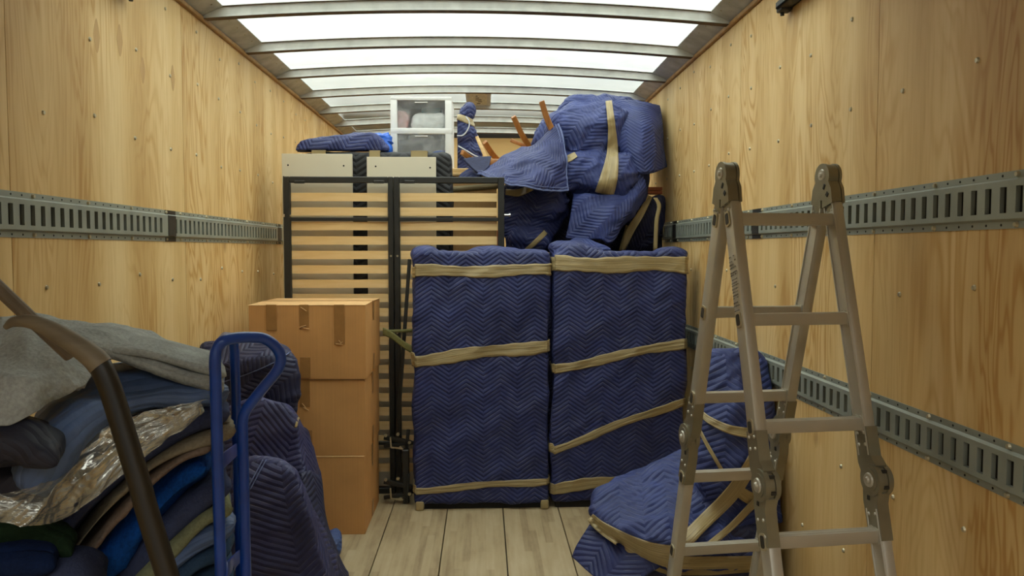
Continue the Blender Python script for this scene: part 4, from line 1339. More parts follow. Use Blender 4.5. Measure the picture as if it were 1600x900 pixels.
rows = [Prow([(722, 270, 4.64), (735, 262, 4.64), (748, 262, 4.62)]), Prow([(716, 278, 4.60), (732, 274, 4.58), (752, 274, 4.56)]), Prow([(712, 284, 4.58), (730, 284, 4.56), (756, 284, 4.54)])]
me, _ = sheet_mesh(rows, 16, 12, waves=[(0.005, 10, None, 1, 3)], thick=0.01)
link('trailing_fold', me, M['navy'], rootW)

# big wrapped armchair under the roof
YG = 4.70
hull1 = [pp(838, 232, 4.95), pp(850, 192, 4.95), pp(892, 156, 4.85), pp(914, 153, 4.80), pp(948, 162, 4.80), pp(985, 158, 4.95), pp(1020, 170, 5.0),
         pp(878, 205, YG + .02), pp(925, 175, YG - .02), pp(960, 185, YG), pp(985, 250, YG - .08), pp(1000, 310, YG - .02), pp(985, 330, YG), pp(890, 290, YG - .13), pp(935, 285, YG - .22), pp(965, 290, YG - .15),
         pp(886, 262, YG - .1), pp(905, 306, YG + .0), pp(985, 308, YG - .05), pp(850, 250, 5.15), pp(1010, 200, 5.2), pp(1000, 265, 5.2), pp(900, 280, 5.15)]
me = soft_mesh([('hull', hull1), ('ell', pp(915, 270, YG - .1), (0.17, 0.12, 0.12), (0, 0, 0)), ('ell', pp(965, 275, YG - .1), (0.12, 0.1, 0.13), (0, 0, 0)), ('ell', pp(925, 215, YG + .06), (0.26, 0.2, 0.2), (0, 0, 0)),
                ('ell', pp(864, 213, 4.95), (0.12, 0.15, 0.17), (0, 30, 0))], 0.0115, 6,
               waves=[(0.028, 4.2, (0.5, 0, 0.8), 2.4, 52), (0.010, 9, (0.7, 0, 0.7), 2.5, 57), (0.006, 18, (1, 0, 0.3), 2, 58)], uv_rot=0.55)
rootG = thing('wrapped_armchair', 'big blue wrapped armchair high under the roof, banded by a vertical tan tape', 'armchair', (P(940, 390, 4.9).x, 4.9, zc))
bG = link('blanket', me, M['navy_lit'], rootG)
# right-hand hanging flap
rows = [Prow([(948, 164, 4.78), (965, 157, 4.80), (990, 157, 4.84), (1012, 162, 4.88), (1030, 166, 4.92)]),
        Prow([(952, 190, 4.68), (966, 183, 4.66), (992, 186, 4.64), (1016, 190, 4.68), (1034, 192, 4.80)]),
        Prow([(958, 215, 4.64), (970, 212, 4.60), (994, 215, 4.57), (1018, 218, 4.60), (1037, 218, 4.74)]),
        Prow([(968, 242, 4.62), (976, 240, 4.58), (997, 243, 4.53), (1020, 244, 4.56), (1040, 243, 4.70)]),
        Prow([(984, 266, 4.62), (990, 268, 4.58), (1002, 270, 4.52), (1022, 268, 4.54), (1043, 259, 4.68)])]
me, bd = sheet_mesh(rows, 48, 48, waves=[(0.006, 6, (0.1, 0, 1), 3, 3), (0.003, 14, (0.4, 0, 1), 3, 9)], thick=0.016)
fl = link('hanging_flap', me, M['navy_lit'], rootG)
mb = MB(); mb.tube([Vector(p) for p in bd['bottom']], 0.007, 6); mb.build('binding', M['navy'], fl)
# lower drape
rows = [Prow([(896, 303, 4.55), (920, 305, 4.52), (950, 305, 4.52), (975, 303, 4.53), (992, 285, 4.53), (1003, 262, 4.56)]),
        Prow([(894, 322, 4.51), (918, 323, 4.48), (946, 323, 4.47), (972, 320, 4.49), (993, 312, 4.50), (1006, 292, 4.55)]),
        Prow([(890, 345, 4.49), (916, 346, 4.47), (942, 347, 4.45), (966, 342, 4.46), (984, 332, 4.49), (1002, 316, 4.54)]),
        Prow([(884, 372, 4.48), (914, 374, 4.46), (938, 374, 4.44), (950, 380, 4.44), (968, 362, 4.48), (990, 338, 4.53)])]
me, bd = sheet_mesh(rows, 56, 40, waves=[(0.014, 6, (0.5, 0, 1), 3, 23), (0.007, 13, (1, 0, 0.5), 3, 29)], thick=0.014, uv_rot=0.7)
dr = link('lower_drape', me, M['navy_lit'], rootG)
me = soft_mesh([('box', (P(918, 345, 4.8).x, 5.0, (P(940, 300, 4.8).z + zc + 0.014) / 2), (0.54, 0.32, P(940, 300, 4.8).z - zc - 0.014), (0, 0, 0), 0.04)], 0.02, 3, waves=[(0.01, 6, None, 1, 3)])
link('lower_blanket', me, M['navy_dark'], rootG)
tr = bvh_of([bG, fl])
tape_over(tr, [(951, 157), (956, 200), (957, 240), (952, 275), (944, 304)], (10, 12, 18, 27, 30), rootG, n=48, m=9, seed=7, lift=0.012)
tape_over(tr, [(879, 252), (890, 247), (900, 241)], (9, 11, 9), rootG, n=14, seed=3)

# red-brown stick and the small bundle at the wall
pa = P(1012, 298, 4.80); pb = P(1034, 298, 4.80)
mb = MB(); mb.b2((pa.x - .15, 4.78, pa.z - .022), (pb.x, 4.84, pa.z - .003), 0.003, 1); mb.b2((pa.x - .15, 4.78, pa.z + .001), (pb.x, 4.84, pa.z + .022), 0.003, 1)
o = mb.build('wooden_rail', M['red_wood']); tag(o, 'red brown wooden rail end poking out beside the right wall', 'rail')
YS = 4.74
me = soft_mesh([('hull', [pp(1000, 320, YS), pp(1034, 308, YS + .05), pp(1036, 325, YS + .05), pp(1020, 365, YS), pp(1000, 384, YS), pp(975, 380, YS), pp(984, 340, YS - .03), pp(1005, 345, YS - .06), pp(1004, 320, 4.9), pp(1036, 310, 4.9), pp(1030, 390, 4.9), pp(985, 390, 4.9), pp(965, 394, YS)])], 0.0105, 4,
               waves=[(0.014, 7, (0.5, 0, 1), 3, 63), (0.006, 15, (0.7, 0, 1), 3, 64)], uv_rot=0.6)
root = thing('wrapped_bundle', 'slim dark navy bundle with tan tape, wedged against the right wall', 'bundle', (P(1000, 392, 4.85).x, 4.85, zc))
b0 = link('blanket', me, M['navy_dark'], root)
tr = bvh_of([b0])
tape_over(tr, [(1016, 306), (1000, 336), (984, 362), (972, 392)], (8, 11, 13, 9), root, n=32, seed=2, lift=0.10)
tape_over(tr, [(968, 392), (974, 372), (980, 352)], (3, 4, 4), root, n=16, seed=2, lift=0.08)
pts = cr_line([tuple(P(x, y, 4.52)) for x, y in ((1024, 309), (1030, 322), (1026, 345), (1024, 392))], 20)
rows = [[(Vector(p) + Vector((k * 0.010, 0, 0)), Vector((0, -1, 0))) for k in (-1.2, 0, 1.2)] for p in pts]
link('tape', strip_mesh(rows), M['tape'], root)
# blanket fold spilling onto the cabinet tops
me = soft_mesh([('hull', [pp(858, 392, 4.30), pp(900, 370, 4.42), pp(920, 372, 4.42), pp(958, 392, 4.34), pp(880, 380, 4.36), pp(860, 392, 4.6), pp(955, 392, 4.6), pp(905, 378, 4.6)])], 0.008, 3, waves=[(0.006, 9, (1, 0, 0.4), 3, 41)], uv_rot=0.4)
o = link('blanket_fold', me, M['navy_lit']); tag(o, 'small navy blanket fold lying over the gap behind the two wrapped cabinets', 'blanket')

# ================================================================ CARDBOARD BOXES
YX = PF(570, 835).y
xr = P(571, 835, YX).x
xl = P(384, 480, YX).x
DB = 0.51
zs = [0.0, P(571, 712, YX).z, P(573, 592, YX).z, P(578, 475, YX).z]
labs = ['lowest of the three stacked brown cardboard boxes, on the floor', 'middle one of the three stacked brown cardboard boxes', 'topmost of the three stacked brown cardboard boxes, its flaps taped']
for k in range(3):
    z0, z1 = zs[k] + 0.001, zs[k + 1] - 0.001
    dx = (0.0, 0.004, 0.012)[k]; dyy = (0.0, 0.004, -0.004)[k]
    x0, x1 = xl + dx + (0.0 if k == 2 else 0.03), xr + dx
    y0, y1 = YX + dyy, YX + DB + dyy
    root = thing('cardboard_box', labs[k], 'box', ((x0 + x1) / 2, (y0 + y1) / 2, z0), 0, 'stack of cardboard boxes')
    me = soft_mesh([], 0.1) if False else None
    # body: slightly bulging walls
    bm = bmesh.new()
    bmesh.ops.create_cube(bm, size=1.0)
    bmesh.ops.subdivide_edges(bm, edges=bm.edges[:], cuts=9, use_grid_fill=True)
    for v in bm.verts:
        x, y, z = v.co * 2
        bl = 0.004 * math.cos(x * 1.57) * math.cos(z * 1.57) * (1 if abs(y) > .99 else 0)
        br = 0.004 * math.cos(y * 1.57) * math.cos(z * 1.57) * (1 if abs(x) > .99 else 0)
        sx, sy, sz = (x1 - x0) / 2 - 0.002, (y1 - y0) / 2 - 0.002, (z1 - z0 - 0.006) / 2
        v.co = Vector(((x0 + x1) / 2 + x * (sx + br), (y0 + y1) / 2 + y * (sy + bl), z0 + sz + z * sz))
    me = bpy.data.meshes.new('m'); bm.to_mesh(me); bm.free()
    link('body', me, M['card'], root)
    ym = (y0 + y1) / 2
    for (ya, yb, rr) in ((y0, ym - 0.002, 0.6), (ym + 0.002, y1, -0.6)):
        mb = MB(); mb.box(((x0 + x1) / 2, (ya + yb) / 2, z1 - 0.003), (x1 - x0, yb - ya, 0.005), Euler((math.radians(rr * (1 if k == 2 else 0)), 0, 0)), 0.002, 1); mb.build('flap', M['card_edge'], root)
    def strip(px, pya, pyb, w, m=M['card_tape'], rz=0.0):
        q = P(px, pya, y0); q2 = P(px, pyb, y0)
        mb = MB(); mb.box((q.x, y0 - 0.0024, (q.z + q2.z) / 2), (w, 0.002, abs(q.z - q2.z)), Euler((0, rz, 0)), 0.0005, 1); mb.build('tape', m, root)
    if k == 2:
        for (px, ya, yb, w) in ((424, 476, 516, 0.05), (475, 476, 512, 0.045), (530, 476, 538, 0.05), (477, 558, 590, 0.05)): strip(px, ya, yb, w)
        mb = MB()
        for (px, py, a) in ((474, 483, 0.6), (473, 510, -0.3), (478, 513, 0.2), (531, 534, 0.9), (533, 536, -0.8), (530, 538, 0.1)):
            q = P(px, py, y0 - 0.006); mb.box(tuple(q), (0.034 if abs(a) < .7 else 0.02, 0.003, 0.0045), Euler((0, a, 0)), 0.001, 1)
        tag(mb.build('peeled_tape', M['card_edge'], root), kind='stuff')
        mb = MB(); mb.b2((x0 - .0005, ym - 0.028, z1 - 0.0006), (x1 + .0005, ym + 0.028, z1 + 0.0008)); mb.b2((x1 - .0005, ym - .028, z1 - .10), (x1 + 0.0012, ym + .028, z1 + .0008)); mb.build('tape', M['card_tape'], root)
    elif k == 1:
        strip(476, 592, 636, 0.05); strip(480, 672, 711, 0.05)
        mb = MB()
        for (px, py, a) in ((475, 634, 0.9), (478, 639, 0.5)):
            q = P(px, py, y0 - 0.006); mb.box(tuple(q), (0.03, 0.003, 0.0045), Euler((0, a, 0)), 0.001, 1)
        tag(mb.build('peeled_tape', M['card_edge'], root), kind='stuff')
    # worn tape on the right side
    mb = MB(); mb.b2((x1 - .0005, ym - .028, z0 + 0.01), (x1 + 0.0012, ym + .028, z0 + 0.09)); mb.build('tape', M['card_tape'], root)
    if k < 2:
        mb = MB(); mb.b2((x1 - .0005, ym - .028, z1 - 0.12), (x1 + 0.0012, ym + .028, z1 - 0.003)); mb.build('tape', M['card_tape'], root)

# ================================================================ WRAPPED ARMCHAIR, LEFT
prA = [('hull', [pp(300, 545, 3.45), pp(330, 537, 3.45), pp(430, 537, 3.40), pp(458, 552, 3.36), pp(466, 590, 3.34), pp(462, 690, 3.34), pp(300, 690, 3.40), pp(310, 540, 3.65), pp(445, 545, 3.62), pp(455, 690, 3.62), pp(310, 690, 3.65), pp(420, 560, 3.30), pp(330, 570, 3.33)]),
       ('box', (P(390, 800, 3.4).x, 3.48, 0.28), (0.44, 0.3, 0.56), (0, 0, 0), 0.04)]
prB = [('hull', [pp(350, 640, 3.10), pp(400, 622, 3.10), pp(445, 628, 3.08), pp(462, 650, 3.05), pp(475, 740, 3.0), pp(480, 830, 3.0), pp(350, 830, 3.0), pp(400, 625, 3.40), pp(455, 640, 3.38), pp(490, 700, 3.35), pp(500, 745, 3.30), pp(495, 800, 3.25), pp(360, 640, 3.4), pp(470, 880, 3.3), pp(350, 880, 3.3)])]
hb = [pp(370, 722, 2.80), pp(398, 715, 2.80), pp(440, 722, 2.78), pp(458, 738, 2.76), pp(478, 790, 2.74), pp(500, 860, 2.74), pp(512, 905, 2.72), pp(360, 905, 2.66), pp(360, 760, 2.72), pp(400, 715, 3.1), pp(452, 730, 3.1), pp(505, 830, 3.1), pp(365, 722, 3.1)]
b_fl = [(P(360, 905, 2.7).x, 2.66, 0.01), (P(520, 905, 2.7).x + 0.02, 2.70, 0.01), (P(520, 905, 2.75).x, 3.15, 0.01), (P(360, 905, 2.7).x, 3.15, 0.01)]
prC = [('hull', hb + b_fl)]
root = thing('wrapped_armchair', 'navy quilt wrapped armchair behind the blue hand truck', 'armchair', (P(430, 800, 3.1).x, 3.1, 0))
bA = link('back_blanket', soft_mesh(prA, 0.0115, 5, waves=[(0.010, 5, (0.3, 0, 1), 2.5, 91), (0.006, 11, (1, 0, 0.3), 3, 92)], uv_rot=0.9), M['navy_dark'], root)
bB = link('arm_blanket', soft_mesh(prB, 0.0115, 4, waves=[(0.008, 4.5, (0.4, 0, 1), 3, 95), (0.004, 11, (1, 0, 0.3), 3, 96)], uv_rot=0.25), M['navy_warm'], root)
bC = link('seat_blanket', soft_mesh(prC, 0.0115, 4, waves=[(0.008, 4.5, (0.4, 0, 1), 3, 98), (0.004, 11, (1, 0, 0.3), 3, 99)], uv_rot=-0.2), M['navy_warm'], root)
tr = bvh_of([bA]); 
tape_over(tr, [(345, 598), (385, 585), (425, 568), (455, 549)], (1.6, 1.6, 1.6, 1.6), root, n=30, m=3, name='seam_cord', mat=M['piping'], lift=0.008)
tr = bvh_of([bC])
for dxp in (0, 5):
    tape_over(tr, [(386 + dxp, 765), (398 + dxp, 742), (411 + dxp, 718)], (1.7, 1.7, 1.7), root, n=20, m=3, name='binding', mat=M['piping'], lift=0.005, crumple=0)
tr = bvh_of([bB])
tape_over(tr, [(462, 668), (464, 660), (467, 652)], (4, 4, 3), root, n=8, m=3, seed=1, lift=0.01)
tape_over(tr, [(484, 778), (491, 770), (497, 762)], (5, 6, 5), root, n=8, m=3, seed=1, lift=0.01)
rows = [Prow([(470, 740, 2.96), (485, 735, 3.02), (500, 745, 3.12)]), Prow([(482, 790, 2.93), (497, 800, 2.98), (510, 815, 3.05)]), Prow([(500, 845, 2.90), (516, 850, 2.96), (528, 862, 3.02)]), Prow([(518, 903, 2.86), (532, 905, 2.92), (548, 906, 3.0)])]
me, bd = sheet_mesh(rows, 20, 30, waves=[(0.006, 8, (0.3, 0, 1), 3, 9)], thick=0.012)
fl2 = link('trailing_edge', me, M['navy_dark'], root)
q = PF(525, 868)
me = soft_mesh([('box', (q.x - 0.03, q.y + 0.03, 0.045), (0.09, 0.16, 0.085), (0, 0, 10), 0.02)], 0.008, 2, waves=[(0.006, 12, None, 1, 9)])
o = link('blue_cloth', me, M['navy_soft']); tag(o, 'scrap of lighter blue cloth on the floor at the foot of the boxes', 'cloth')

# ================================================================ WRAPPED CHAIR, RIGHT
prS = [('hull', [pp(926, 795, 2.98), pp(930, 770, 3.05), pp(960, 752, 3.15), pp(1010, 738, 3.20), pp(1075, 700, 3.15), pp(1120, 700, 3.1), pp(945, 818, 2.90), pp(1000, 842, 2.78), pp(1055, 846, 2.74), pp(1120, 850, 2.74), pp(1190, 850, 2.80),
                 pp(925, 805, 2.98), pp(950, 838, 2.90), pp(1010, 880, 2.80), pp(1060, 895, 2.76), pp(1190, 890, 2.80), (0.95, 3.25, 0.30), (0.50, 3.25, 0.30), (1.10, 3.2, 0.5)])]
prK = [('hull', [pp(1098, 575, 3.02), pp(1108, 556, 3.05), pp(1140, 548, 3.05), pp(1180, 552, 3.05), pp(1205, 570, 3.03), pp(1092, 640, 2.96), pp(1090, 700, 2.92), pp(1200, 640, 2.92), pp(1200, 720, 2.86), pp(1085, 740, 2.90), pp(1140, 600, 2.95), pp(1150, 720, 2.82),
                 (1.145, 3.35, P(1150, 560, 3.05).z - 0.03), (0.98, 3.38, P(1150, 560, 3.05).z - 0.03), (1.15, 3.35, 0.3), (0.95, 3.35, 0.3), (1.15, 2.85, 0.35), (0.90, 2.85, 0.35)])]
lowr = [('hull', [(0.56, 2.84, 0.0), (1.12, 2.80, 0.0), (1.12, 3.28, 0.0), (0.60, 3.28, 0.0), (0.54, 2.84, 0.32), (1.13, 2.80, 0.34), (1.13, 3.28, 0.34), (0.58, 3.28, 0.34)])]
root = thing('wrapped_chair', 'chair wrapped in blue quilted blanket and tan tape behind the ladder', 'chair', (0.85, 3.05, 0))
bS = link('blanket', soft_mesh(prS + prK, 0.0115, 9, waves=[(0.010, 5, (0.6, 0, 0.8), 2.5, 71), (0.007, 9, (0.5, 0, 1), 3, 72), (0.004, 18, (1, 0, 0.5), 2.5, 73)], uv_rot=0.15), M['navy_lit'], root)
bS2 = link('lower_blanket', soft_mesh(lowr, 0.016, 4, waves=[(0.010, 5, (0, 0, 1), 3, 74)]), M['navy_dark'], root)
rows = [Prow([(926, 812, 2.98), (948, 832, 2.92), (990, 860, 2.83), (1040, 880, 2.78)]),
        Prow([(915, 830, 2.95), (940, 852, 2.88), (975, 880, 2.80), (1010, 900, 2.76)]),
        Prow([(903, 850, 2.93), (926, 874, 2.86), (955, 900, 2.79), (985, 925, 2.74)]),
        Prow([(894, 870, 2.92), (915, 890, 2.85), (942, 912, 2.78), (970, 940, 2.73)])]
me, bd = sheet_mesh(rows, 32, 24, waves=[(0.005, 8, (0.3, 0, 1), 3, 19)], thick=0.012)
link('skirt', me, M['navy'], root)
tr = bvh_of([bS, bS2])
tape_over(tr, [(922, 808), (940, 824), (980, 848), (1020, 868), (1060, 878)], (14, 18, 26, 40, 50), root, n=48, m=9, seed=1)
tape_over(tr, [(1050, 884), (1110, 884), (1200, 880)], (30, 30, 24), root, n=30, m=7, seed=6)
tape_over(tr, [(1092, 642), (1108, 656), (1140, 671), (1180, 678)], (8, 11, 14, 17), root, n=36, m=7, seed=3, lift=0.02)
tape_over(tr, [(1091, 668), (1105, 695), (1128, 735)], (5, 6, 6), root, n=24, m=4, seed=4, lift=0.015)
tape_over(tr, [(1068, 848), (1100, 815), (1140, 775), (1168, 735), (1182, 705)], (24, 23, 24, 22, 16), root, n=40, m=7, seed=5, lift=0.02)
tape_over(tr, [(1100, 858), (1140, 825), (1170, 795), (1190, 775)], (11, 11, 12, 16), root, n=30, m=6, seed=6, lift=0.02)
tape_over(tr, [(1155, 768), (1175, 780), (1200, 786)], (18, 20, 20), root, n=20, m=5, seed=7, lift=0.01)

# ================================================================ LADDER
LZ = P(1215, 275, 2.11).z
lad = thing('folding_ladder', 'aluminium folding ladder standing open as an A-frame before the right wall', 'ladder', (P(1216, 275, 2.13).x, 2.13, 0), math.radians(6.5))
TH = math.radians(16.0)
HW = 0.152
LEN = LZ / math.cos(TH)
S0 = 0.128; SP = 0.2815
def leg_pt(side, s, off=0.0, x=0.0):
    """side -1 near, +1 far; s along the leg from the pivot; off outward, normal to the leg plane"""
    off = off + 0.006
    return Vector((x, side * (s * math.sin(TH) + off * math.cos(TH)), LZ - s * math.cos(TH) + off * math.sin(TH)))
def lb(name, mb, mat, parent=lad, smooth=True): return mb.build(name, mat, parent, smooth, 28, world_coords=False)
RD, RT = 0.050, 0.028
OFF = 0.006
smid = LEN / 2
for side in (-1, 1):
    R = Matrix.Rotation(-side * -TH, 3, 'X')      # z axis along the leg
    up = Vector((0, side * math.cos(TH), math.sin(TH)))
    for xs_ in (-1, 1):
        x = xs_ * HW
        for (sa, sb) in ((0.082, smid - 0.062), (smid + 0.072, LEN - 0.03)):
            mb = MB(); mb.bar(leg_pt(side, sa, 0, x), leg_pt(side, sb, 0, x), RT, RD, up, 0.005)
            # raised lips of the extrusion
            for e in (-1, 1):
                mb.bar(leg_pt(side, sa, e * (RD / 2 - .004), x - xs_ * 0.002), leg_pt(side, sb, e * (RD / 2 - .004), x - xs_ * 0.002), RT + 0.003, 0.004, up, 0.001)
            lb('stile', mb, M['alu'])
        # foot
        mb = MB(); mb.bar(leg_pt(side, LEN - 0.05, 0, x), leg_pt(side, LEN - 0.004, 0, x), RT + 0.008, RD + 0.008, up, 0.004); lb('rubber_foot', mb, M['rubber'])
        # middle joint: discs outside the leg plane with riveted plates
        def disc(mbx, s, off, r, xa, xb, seg=28):
            pts = [leg_pt(side, s + r * math.cos(a), off + r * math.sin(a), 0) for a in [i / seg * 2 * math.pi for i in range(seg)]]
            mbx.prism(pts, (xa, 0, 0), (xb - xa, 0, 0))
        def plate(mbx, outline, xa, xb):
            mbx.prism([leg_pt(side, s, o_, 0) for s, o_ in outline], (xa, 0, 0), (xb - xa, 0, 0))
        mb = MB()
        oo = 0.018
        xa, xb = x - 0.016, x + 0.016
        disc(mb, smid, oo, 0.041, x - 0.020, x - 0.007); disc(mb, smid, oo, 0.037, x - 0.006, x + 0.006); disc(mb, smid, oo, 0.041, x + 0.007, x + 0.020)
        disc(mb, smid, oo, 0.030, x - 0.0225, x - 0.018); disc(mb, smid, oo, 0.030, x + 0.018, x + 0.0225)
        plate(mb, [(smid - 0.135, -0.027), (smid - 0.135, 0.027), (smid - 0.06, 0.028), (smid - 0.035, 0.045), (smid + 0.0, 0.02), (smid + 0.01, -0.012), (smid - 0.045, -0.030)], x - 0.0155, x + 0.0155)
        plate(mb, [(smid + 0.15, -0.027), (smid + 0.15, 0.027), (smid + 0.06, 0.028), (smid + 0.035, 0.040), (smid + 0.0, 0.02), (smid - 0.0, -0.020), (smid + 0.05, -0.030)], x - 0.0155, x + 0.0155)
        jt = lb('joint', mb, M['hinge'])
        mb = MB()
        for xs2 in (-1, 1):
            xo = x + xs2 * 0.0225
            c = leg_pt(side, smid, oo, 0)
            mb.cyl(c + Vector((xo, 0, 0)), c + Vector((xo + xs2 * 0.004, 0, 0)), 0.019, 16, 0.017); mb.cyl(c + Vector((xo + xs2 * .004, 0, 0)), c + Vector((xo + xs2 * 0.009, 0, 0)), 0.009, 12, 0.006)
            for (s, o_) in ((smid - 0.12, -0.014), (smid - 0.12, 0.014), (smid - 0.09, -0.014), (smid - 0.09, 0.014), (smid + 0.085, -0.014), (smid + 0.085, 0.014), (smid + 0.125, -0.014), (smid + 0.125, 0.014)):
                c = leg_pt(side, s, o_, 0); xo = x + xs2 * 0.0155
                mb.cyl(c + Vector((xo, 0, 0)), c + Vector((xo + xs2 * 0.003, 0, 0)), 0.005, 8, 0.003)
        tag(lb('rivets', mb, M['alu'], jt), kind='stuff')
        mb = MB()
        for xs2 in (-1, 1):
            c0 = leg_pt(side, smid + 0.045, -0.004, x + xs2 * 0.0165); mb.box(c0, (0.003, 0.010, 0.012), None, 0.001, 1)
            c0 = leg_pt(side, smid + 0.020, 0.050, x); 
        mb.box(leg_pt(side, smid + 0.020, oo + 0.0345, x), (0.014, 0.008, 0.008), None, 0.001, 1); mb.box(leg_pt(side, smid - 0.020, oo + 0.0345, x), (0.014, 0.008, 0.008), None, 0.001, 1)
        tag(lb('lock_slots', mb, M['slot'], jt), kind='stuff')
    # rungs
    for k in range(6):
        s = S0 + SP * k
        a = leg_pt(side, s, 0, -HW + 0.008); b = leg_pt(side, s, 0, HW - 0.008)
        prof = [(-0.014, -0.015), (0.014, -0.015), (0.0165, -0.010), (0.0165, 0.013), (0.0155, 0.0165), (0.010, 0.0172), (0.0085, 0.0160), (0.002, 0.0160), (0.0005, 0.0172), (-0.0045, 0.0172), (-0.006, 0.0160), (-0.0125, 0.0160), (-0.0155, 0.0165), (-0.0165, 0.013), (-0.0165, -0.010)]
        mb = MB(); mb.prism([Vector((0, p[0], p[1])) + a for p in prof], (0, 0, 0), (b.x - a.x, 0, 0)); rg = lb('rung', mb, M['alu'])
        for xs_ in (-1, 1):
            xi = xs_ * (HW - RT / 2)
            c = leg_pt(side, s, 0, 0)
            mb = MB(); mb.prism([c + Vector((0, p[0] * 1.22, p[1] * 1.22)) for p in prof], (xi - xs_ * 0.004, 0, 0), (xs_ * 0.005, 0, 0)); lb('collar', mb, M['alu'], rg)
            # open rung end on the outside: rim and dark hollow
            xo = xs_ * (HW + RT / 2 + 0.002)
            def rr(w, h, r=0.008):
                pts = []
                for (cx_, cz_, a0) in ((w - r, h - r, 0), (-w + r, h - r, 90), (-w + r, -h + r, 180), (w - r, -h + r, 270)):
                    for j in range(4):
                        t = math.radians(a0 + j * 30); pts.append((cx_ + r * math.cos(t), cz_ + r * math.sin(t)))
                return pts
            ctr = lambda p: leg_pt(side, s - p[1], p[0], 0)
            mb = MB(); mb.prism([ctr(p) for p in rr(0.0145, 0.021)], (xo - xs_ * 0.004, 0, 0), (xs_ * 0.006, 0, 0)); lb('rim', mb, M['zinc'], rg)
            mb = MB(); mb.prism([ctr(p) for p in rr(0.0100, 0.0155, 0.006)], (xo, 0, 0), (xs_ * 0.0026, 0, 0)); lb('hollow_end', mb, M['slot'], rg)
# top hinges
for xs_ in (-1, 1):
    x = xs_ * HW
    mb = MB()
    out = []
    for i in range(15):
        a = math.radians(-25 + 230 * i / 14)
        out.append((0.037 * math.cos(a), LZ + 0.002 + 0.037 * math.sin(a)))
    p1 = leg_pt(1, 0.086, 0.026); p2 = leg_pt(1, 0.086, -0.027); p3 = leg_pt(-1, 0.086, -0.027); p4 = leg_pt(-1, 0.086, 0.026)
    p1b = leg_pt(1, 0.045, 0.030); p4b = leg_pt(-1, 0.045, 0.030)
    outline = out + [(p4b.y, p4b.z), (p4.y, p4.z), (p3.y, p3.z), (-0.004, LZ - 0.066), (0.004, LZ - 0.066), (p2.y, p2.z), (p1.y, p1.z), (p1b.y, p1b.z)]
    for (xa, xb, sc_) in ((-0.020, -0.012, 1), (-0.011, 0.011, 0.95), (0.012, 0.020, 1)):
        mb.prism([Vector((0, p[0] * sc_, LZ + (p[1] - LZ) * sc_)) for p in outline], (x + xa, 0, 0), (xb - xa, 0, 0))
    for side in (-1, 1):
        for e in (0,):
            mb.bar(leg_pt(side, 0.080, 0, x), leg_pt(side, 0.106, 0, x), RT + 0.0015, RD - 0.004, Vector((0, side * math.cos(TH), math.sin(TH))), 0.003)
    hg = lb('hinge', mb, M['hinge'])
    mb = MB()
    for xs2 in (-1, 1):
        xo = x + xs2 * 0.020
        c = Vector((0, 0.0, LZ + 0.006))
        mb.cyl(c + Vector((xo, 0, 0)), c + Vector((xo + xs2 * .003, 0, 0)), 0.017, 16, 0.015); mb.cyl(c + Vector((xo + xs2 * .003, 0, 0)), c + Vector((xo + xs2 * .008, 0, 0)), 0.008, 10, 0.005)
        for side in (-1, 1):
            for (s, o_) in ((0.083, -0.010), (0.083, 0.014), (0.104, -0.010), (0.104, 0.014)):
                q = leg_pt(side, s + 0.0, o_, 0); mb.cyl(q + Vector((x + xs2 * 0.015, 0, 0)), q + Vector((x + xs2 * 0.019, 0, 0)), 0.0048, 8, 0.003)
    tag(lb('rivets', mb, M['alu'], hg), kind='stuff')
    mb = MB()
    for xs2 in (-1, 1):
        mb.box(Vector((x + xs2 * 0.0205, -0.014, LZ - 0.028)), (0.003, 0.008, 0.016), Euler((0.5, 0, 0)), 0.001, 1)
        mb.box(Vector((x + xs2 * 0.0205, -0.030, LZ - 0.050)), (0.003, 0.012, 0.013), Euler((0.7, 0, 0)), 0.001, 1)
    tag(lb('lock_slots', mb, M['slot'], hg), kind='stuff')
# printed safety notes on the outer left near stile: rows of small marks
mb = MB(); rng = random.Random(4)
s = 0.235
while s < 0.385:
    o_ = -0.018
    while o_ < 0.016:
        w = rng.uniform(0.003, 0.009)
        c = leg_pt(-1, s, o_ + w / 2, -HW - RT / 2 - 0.0022)
        if rng.random() < 0.8: mb.bar(leg_pt(-1, s, o_, -HW - RT / 2 - 0.0022), leg_pt(-1, s, o_ + w, -HW - RT / 2 - 0.0022), 0.0008, rng.choice((0.002, 0.0035)), (0, 0, 1))
        o_ += w + 0.003
    s += rng.choice((0.007, 0.009, 0.013))
pr_ = lb('safety_print', mb, M['alu_print'], smooth=False); tag(pr_, kind='stuff')

# ================================================================ HAND TRUCK
def ptsz(lst, Y): return [P(x, y, Y if not isinstance(Y, (list, tuple)) else Y[i]) for i, (x, y) in enumerate(lst)]
def extend_floor(a, b, z):
    t = (z - a.z) / (b.z - a.z); return a + (b - a) * t
t1 = ptsz([(345, 900), (340, 720), (337, 600), (336, 565), (339, 545), (349, 533), (368, 528), (394, 527), (412, 529), (427, 538), (437, 552), (438, 566), (431, 582), (412, 605), (394, 628), (384, 642), (379, 657), (379, 680), (381, 760), (384, 900)],
          [1.57, 1.57, 1.57, 1.57, 1.575, 1.58, 1.60, 1.625, 1.64, 1.65, 1.66, 1.665, 1.665, 1.665, 1.665, 1.665, 1.665, 1.665, 1.665, 1.665])
root = thing('hand_truck', 'blue tubular hand truck with looped handle beside the pile of blankets', 'hand truck', (P(360, 800, 1.85).x, 1.87, 0))
foot1 = extend_floor(t1[1], t1[0], 0.10); foot3 = extend_floor(t1[-2], t1[-1], 0.22)
path = [foot1] + t1 + [foot3]
sm = cr_line([tuple(p) for p in path], 120)
mb = MB(); mb.tube(sm, 0.0118, 16); mb.build('handle_tube', M['blue_paint'], root)
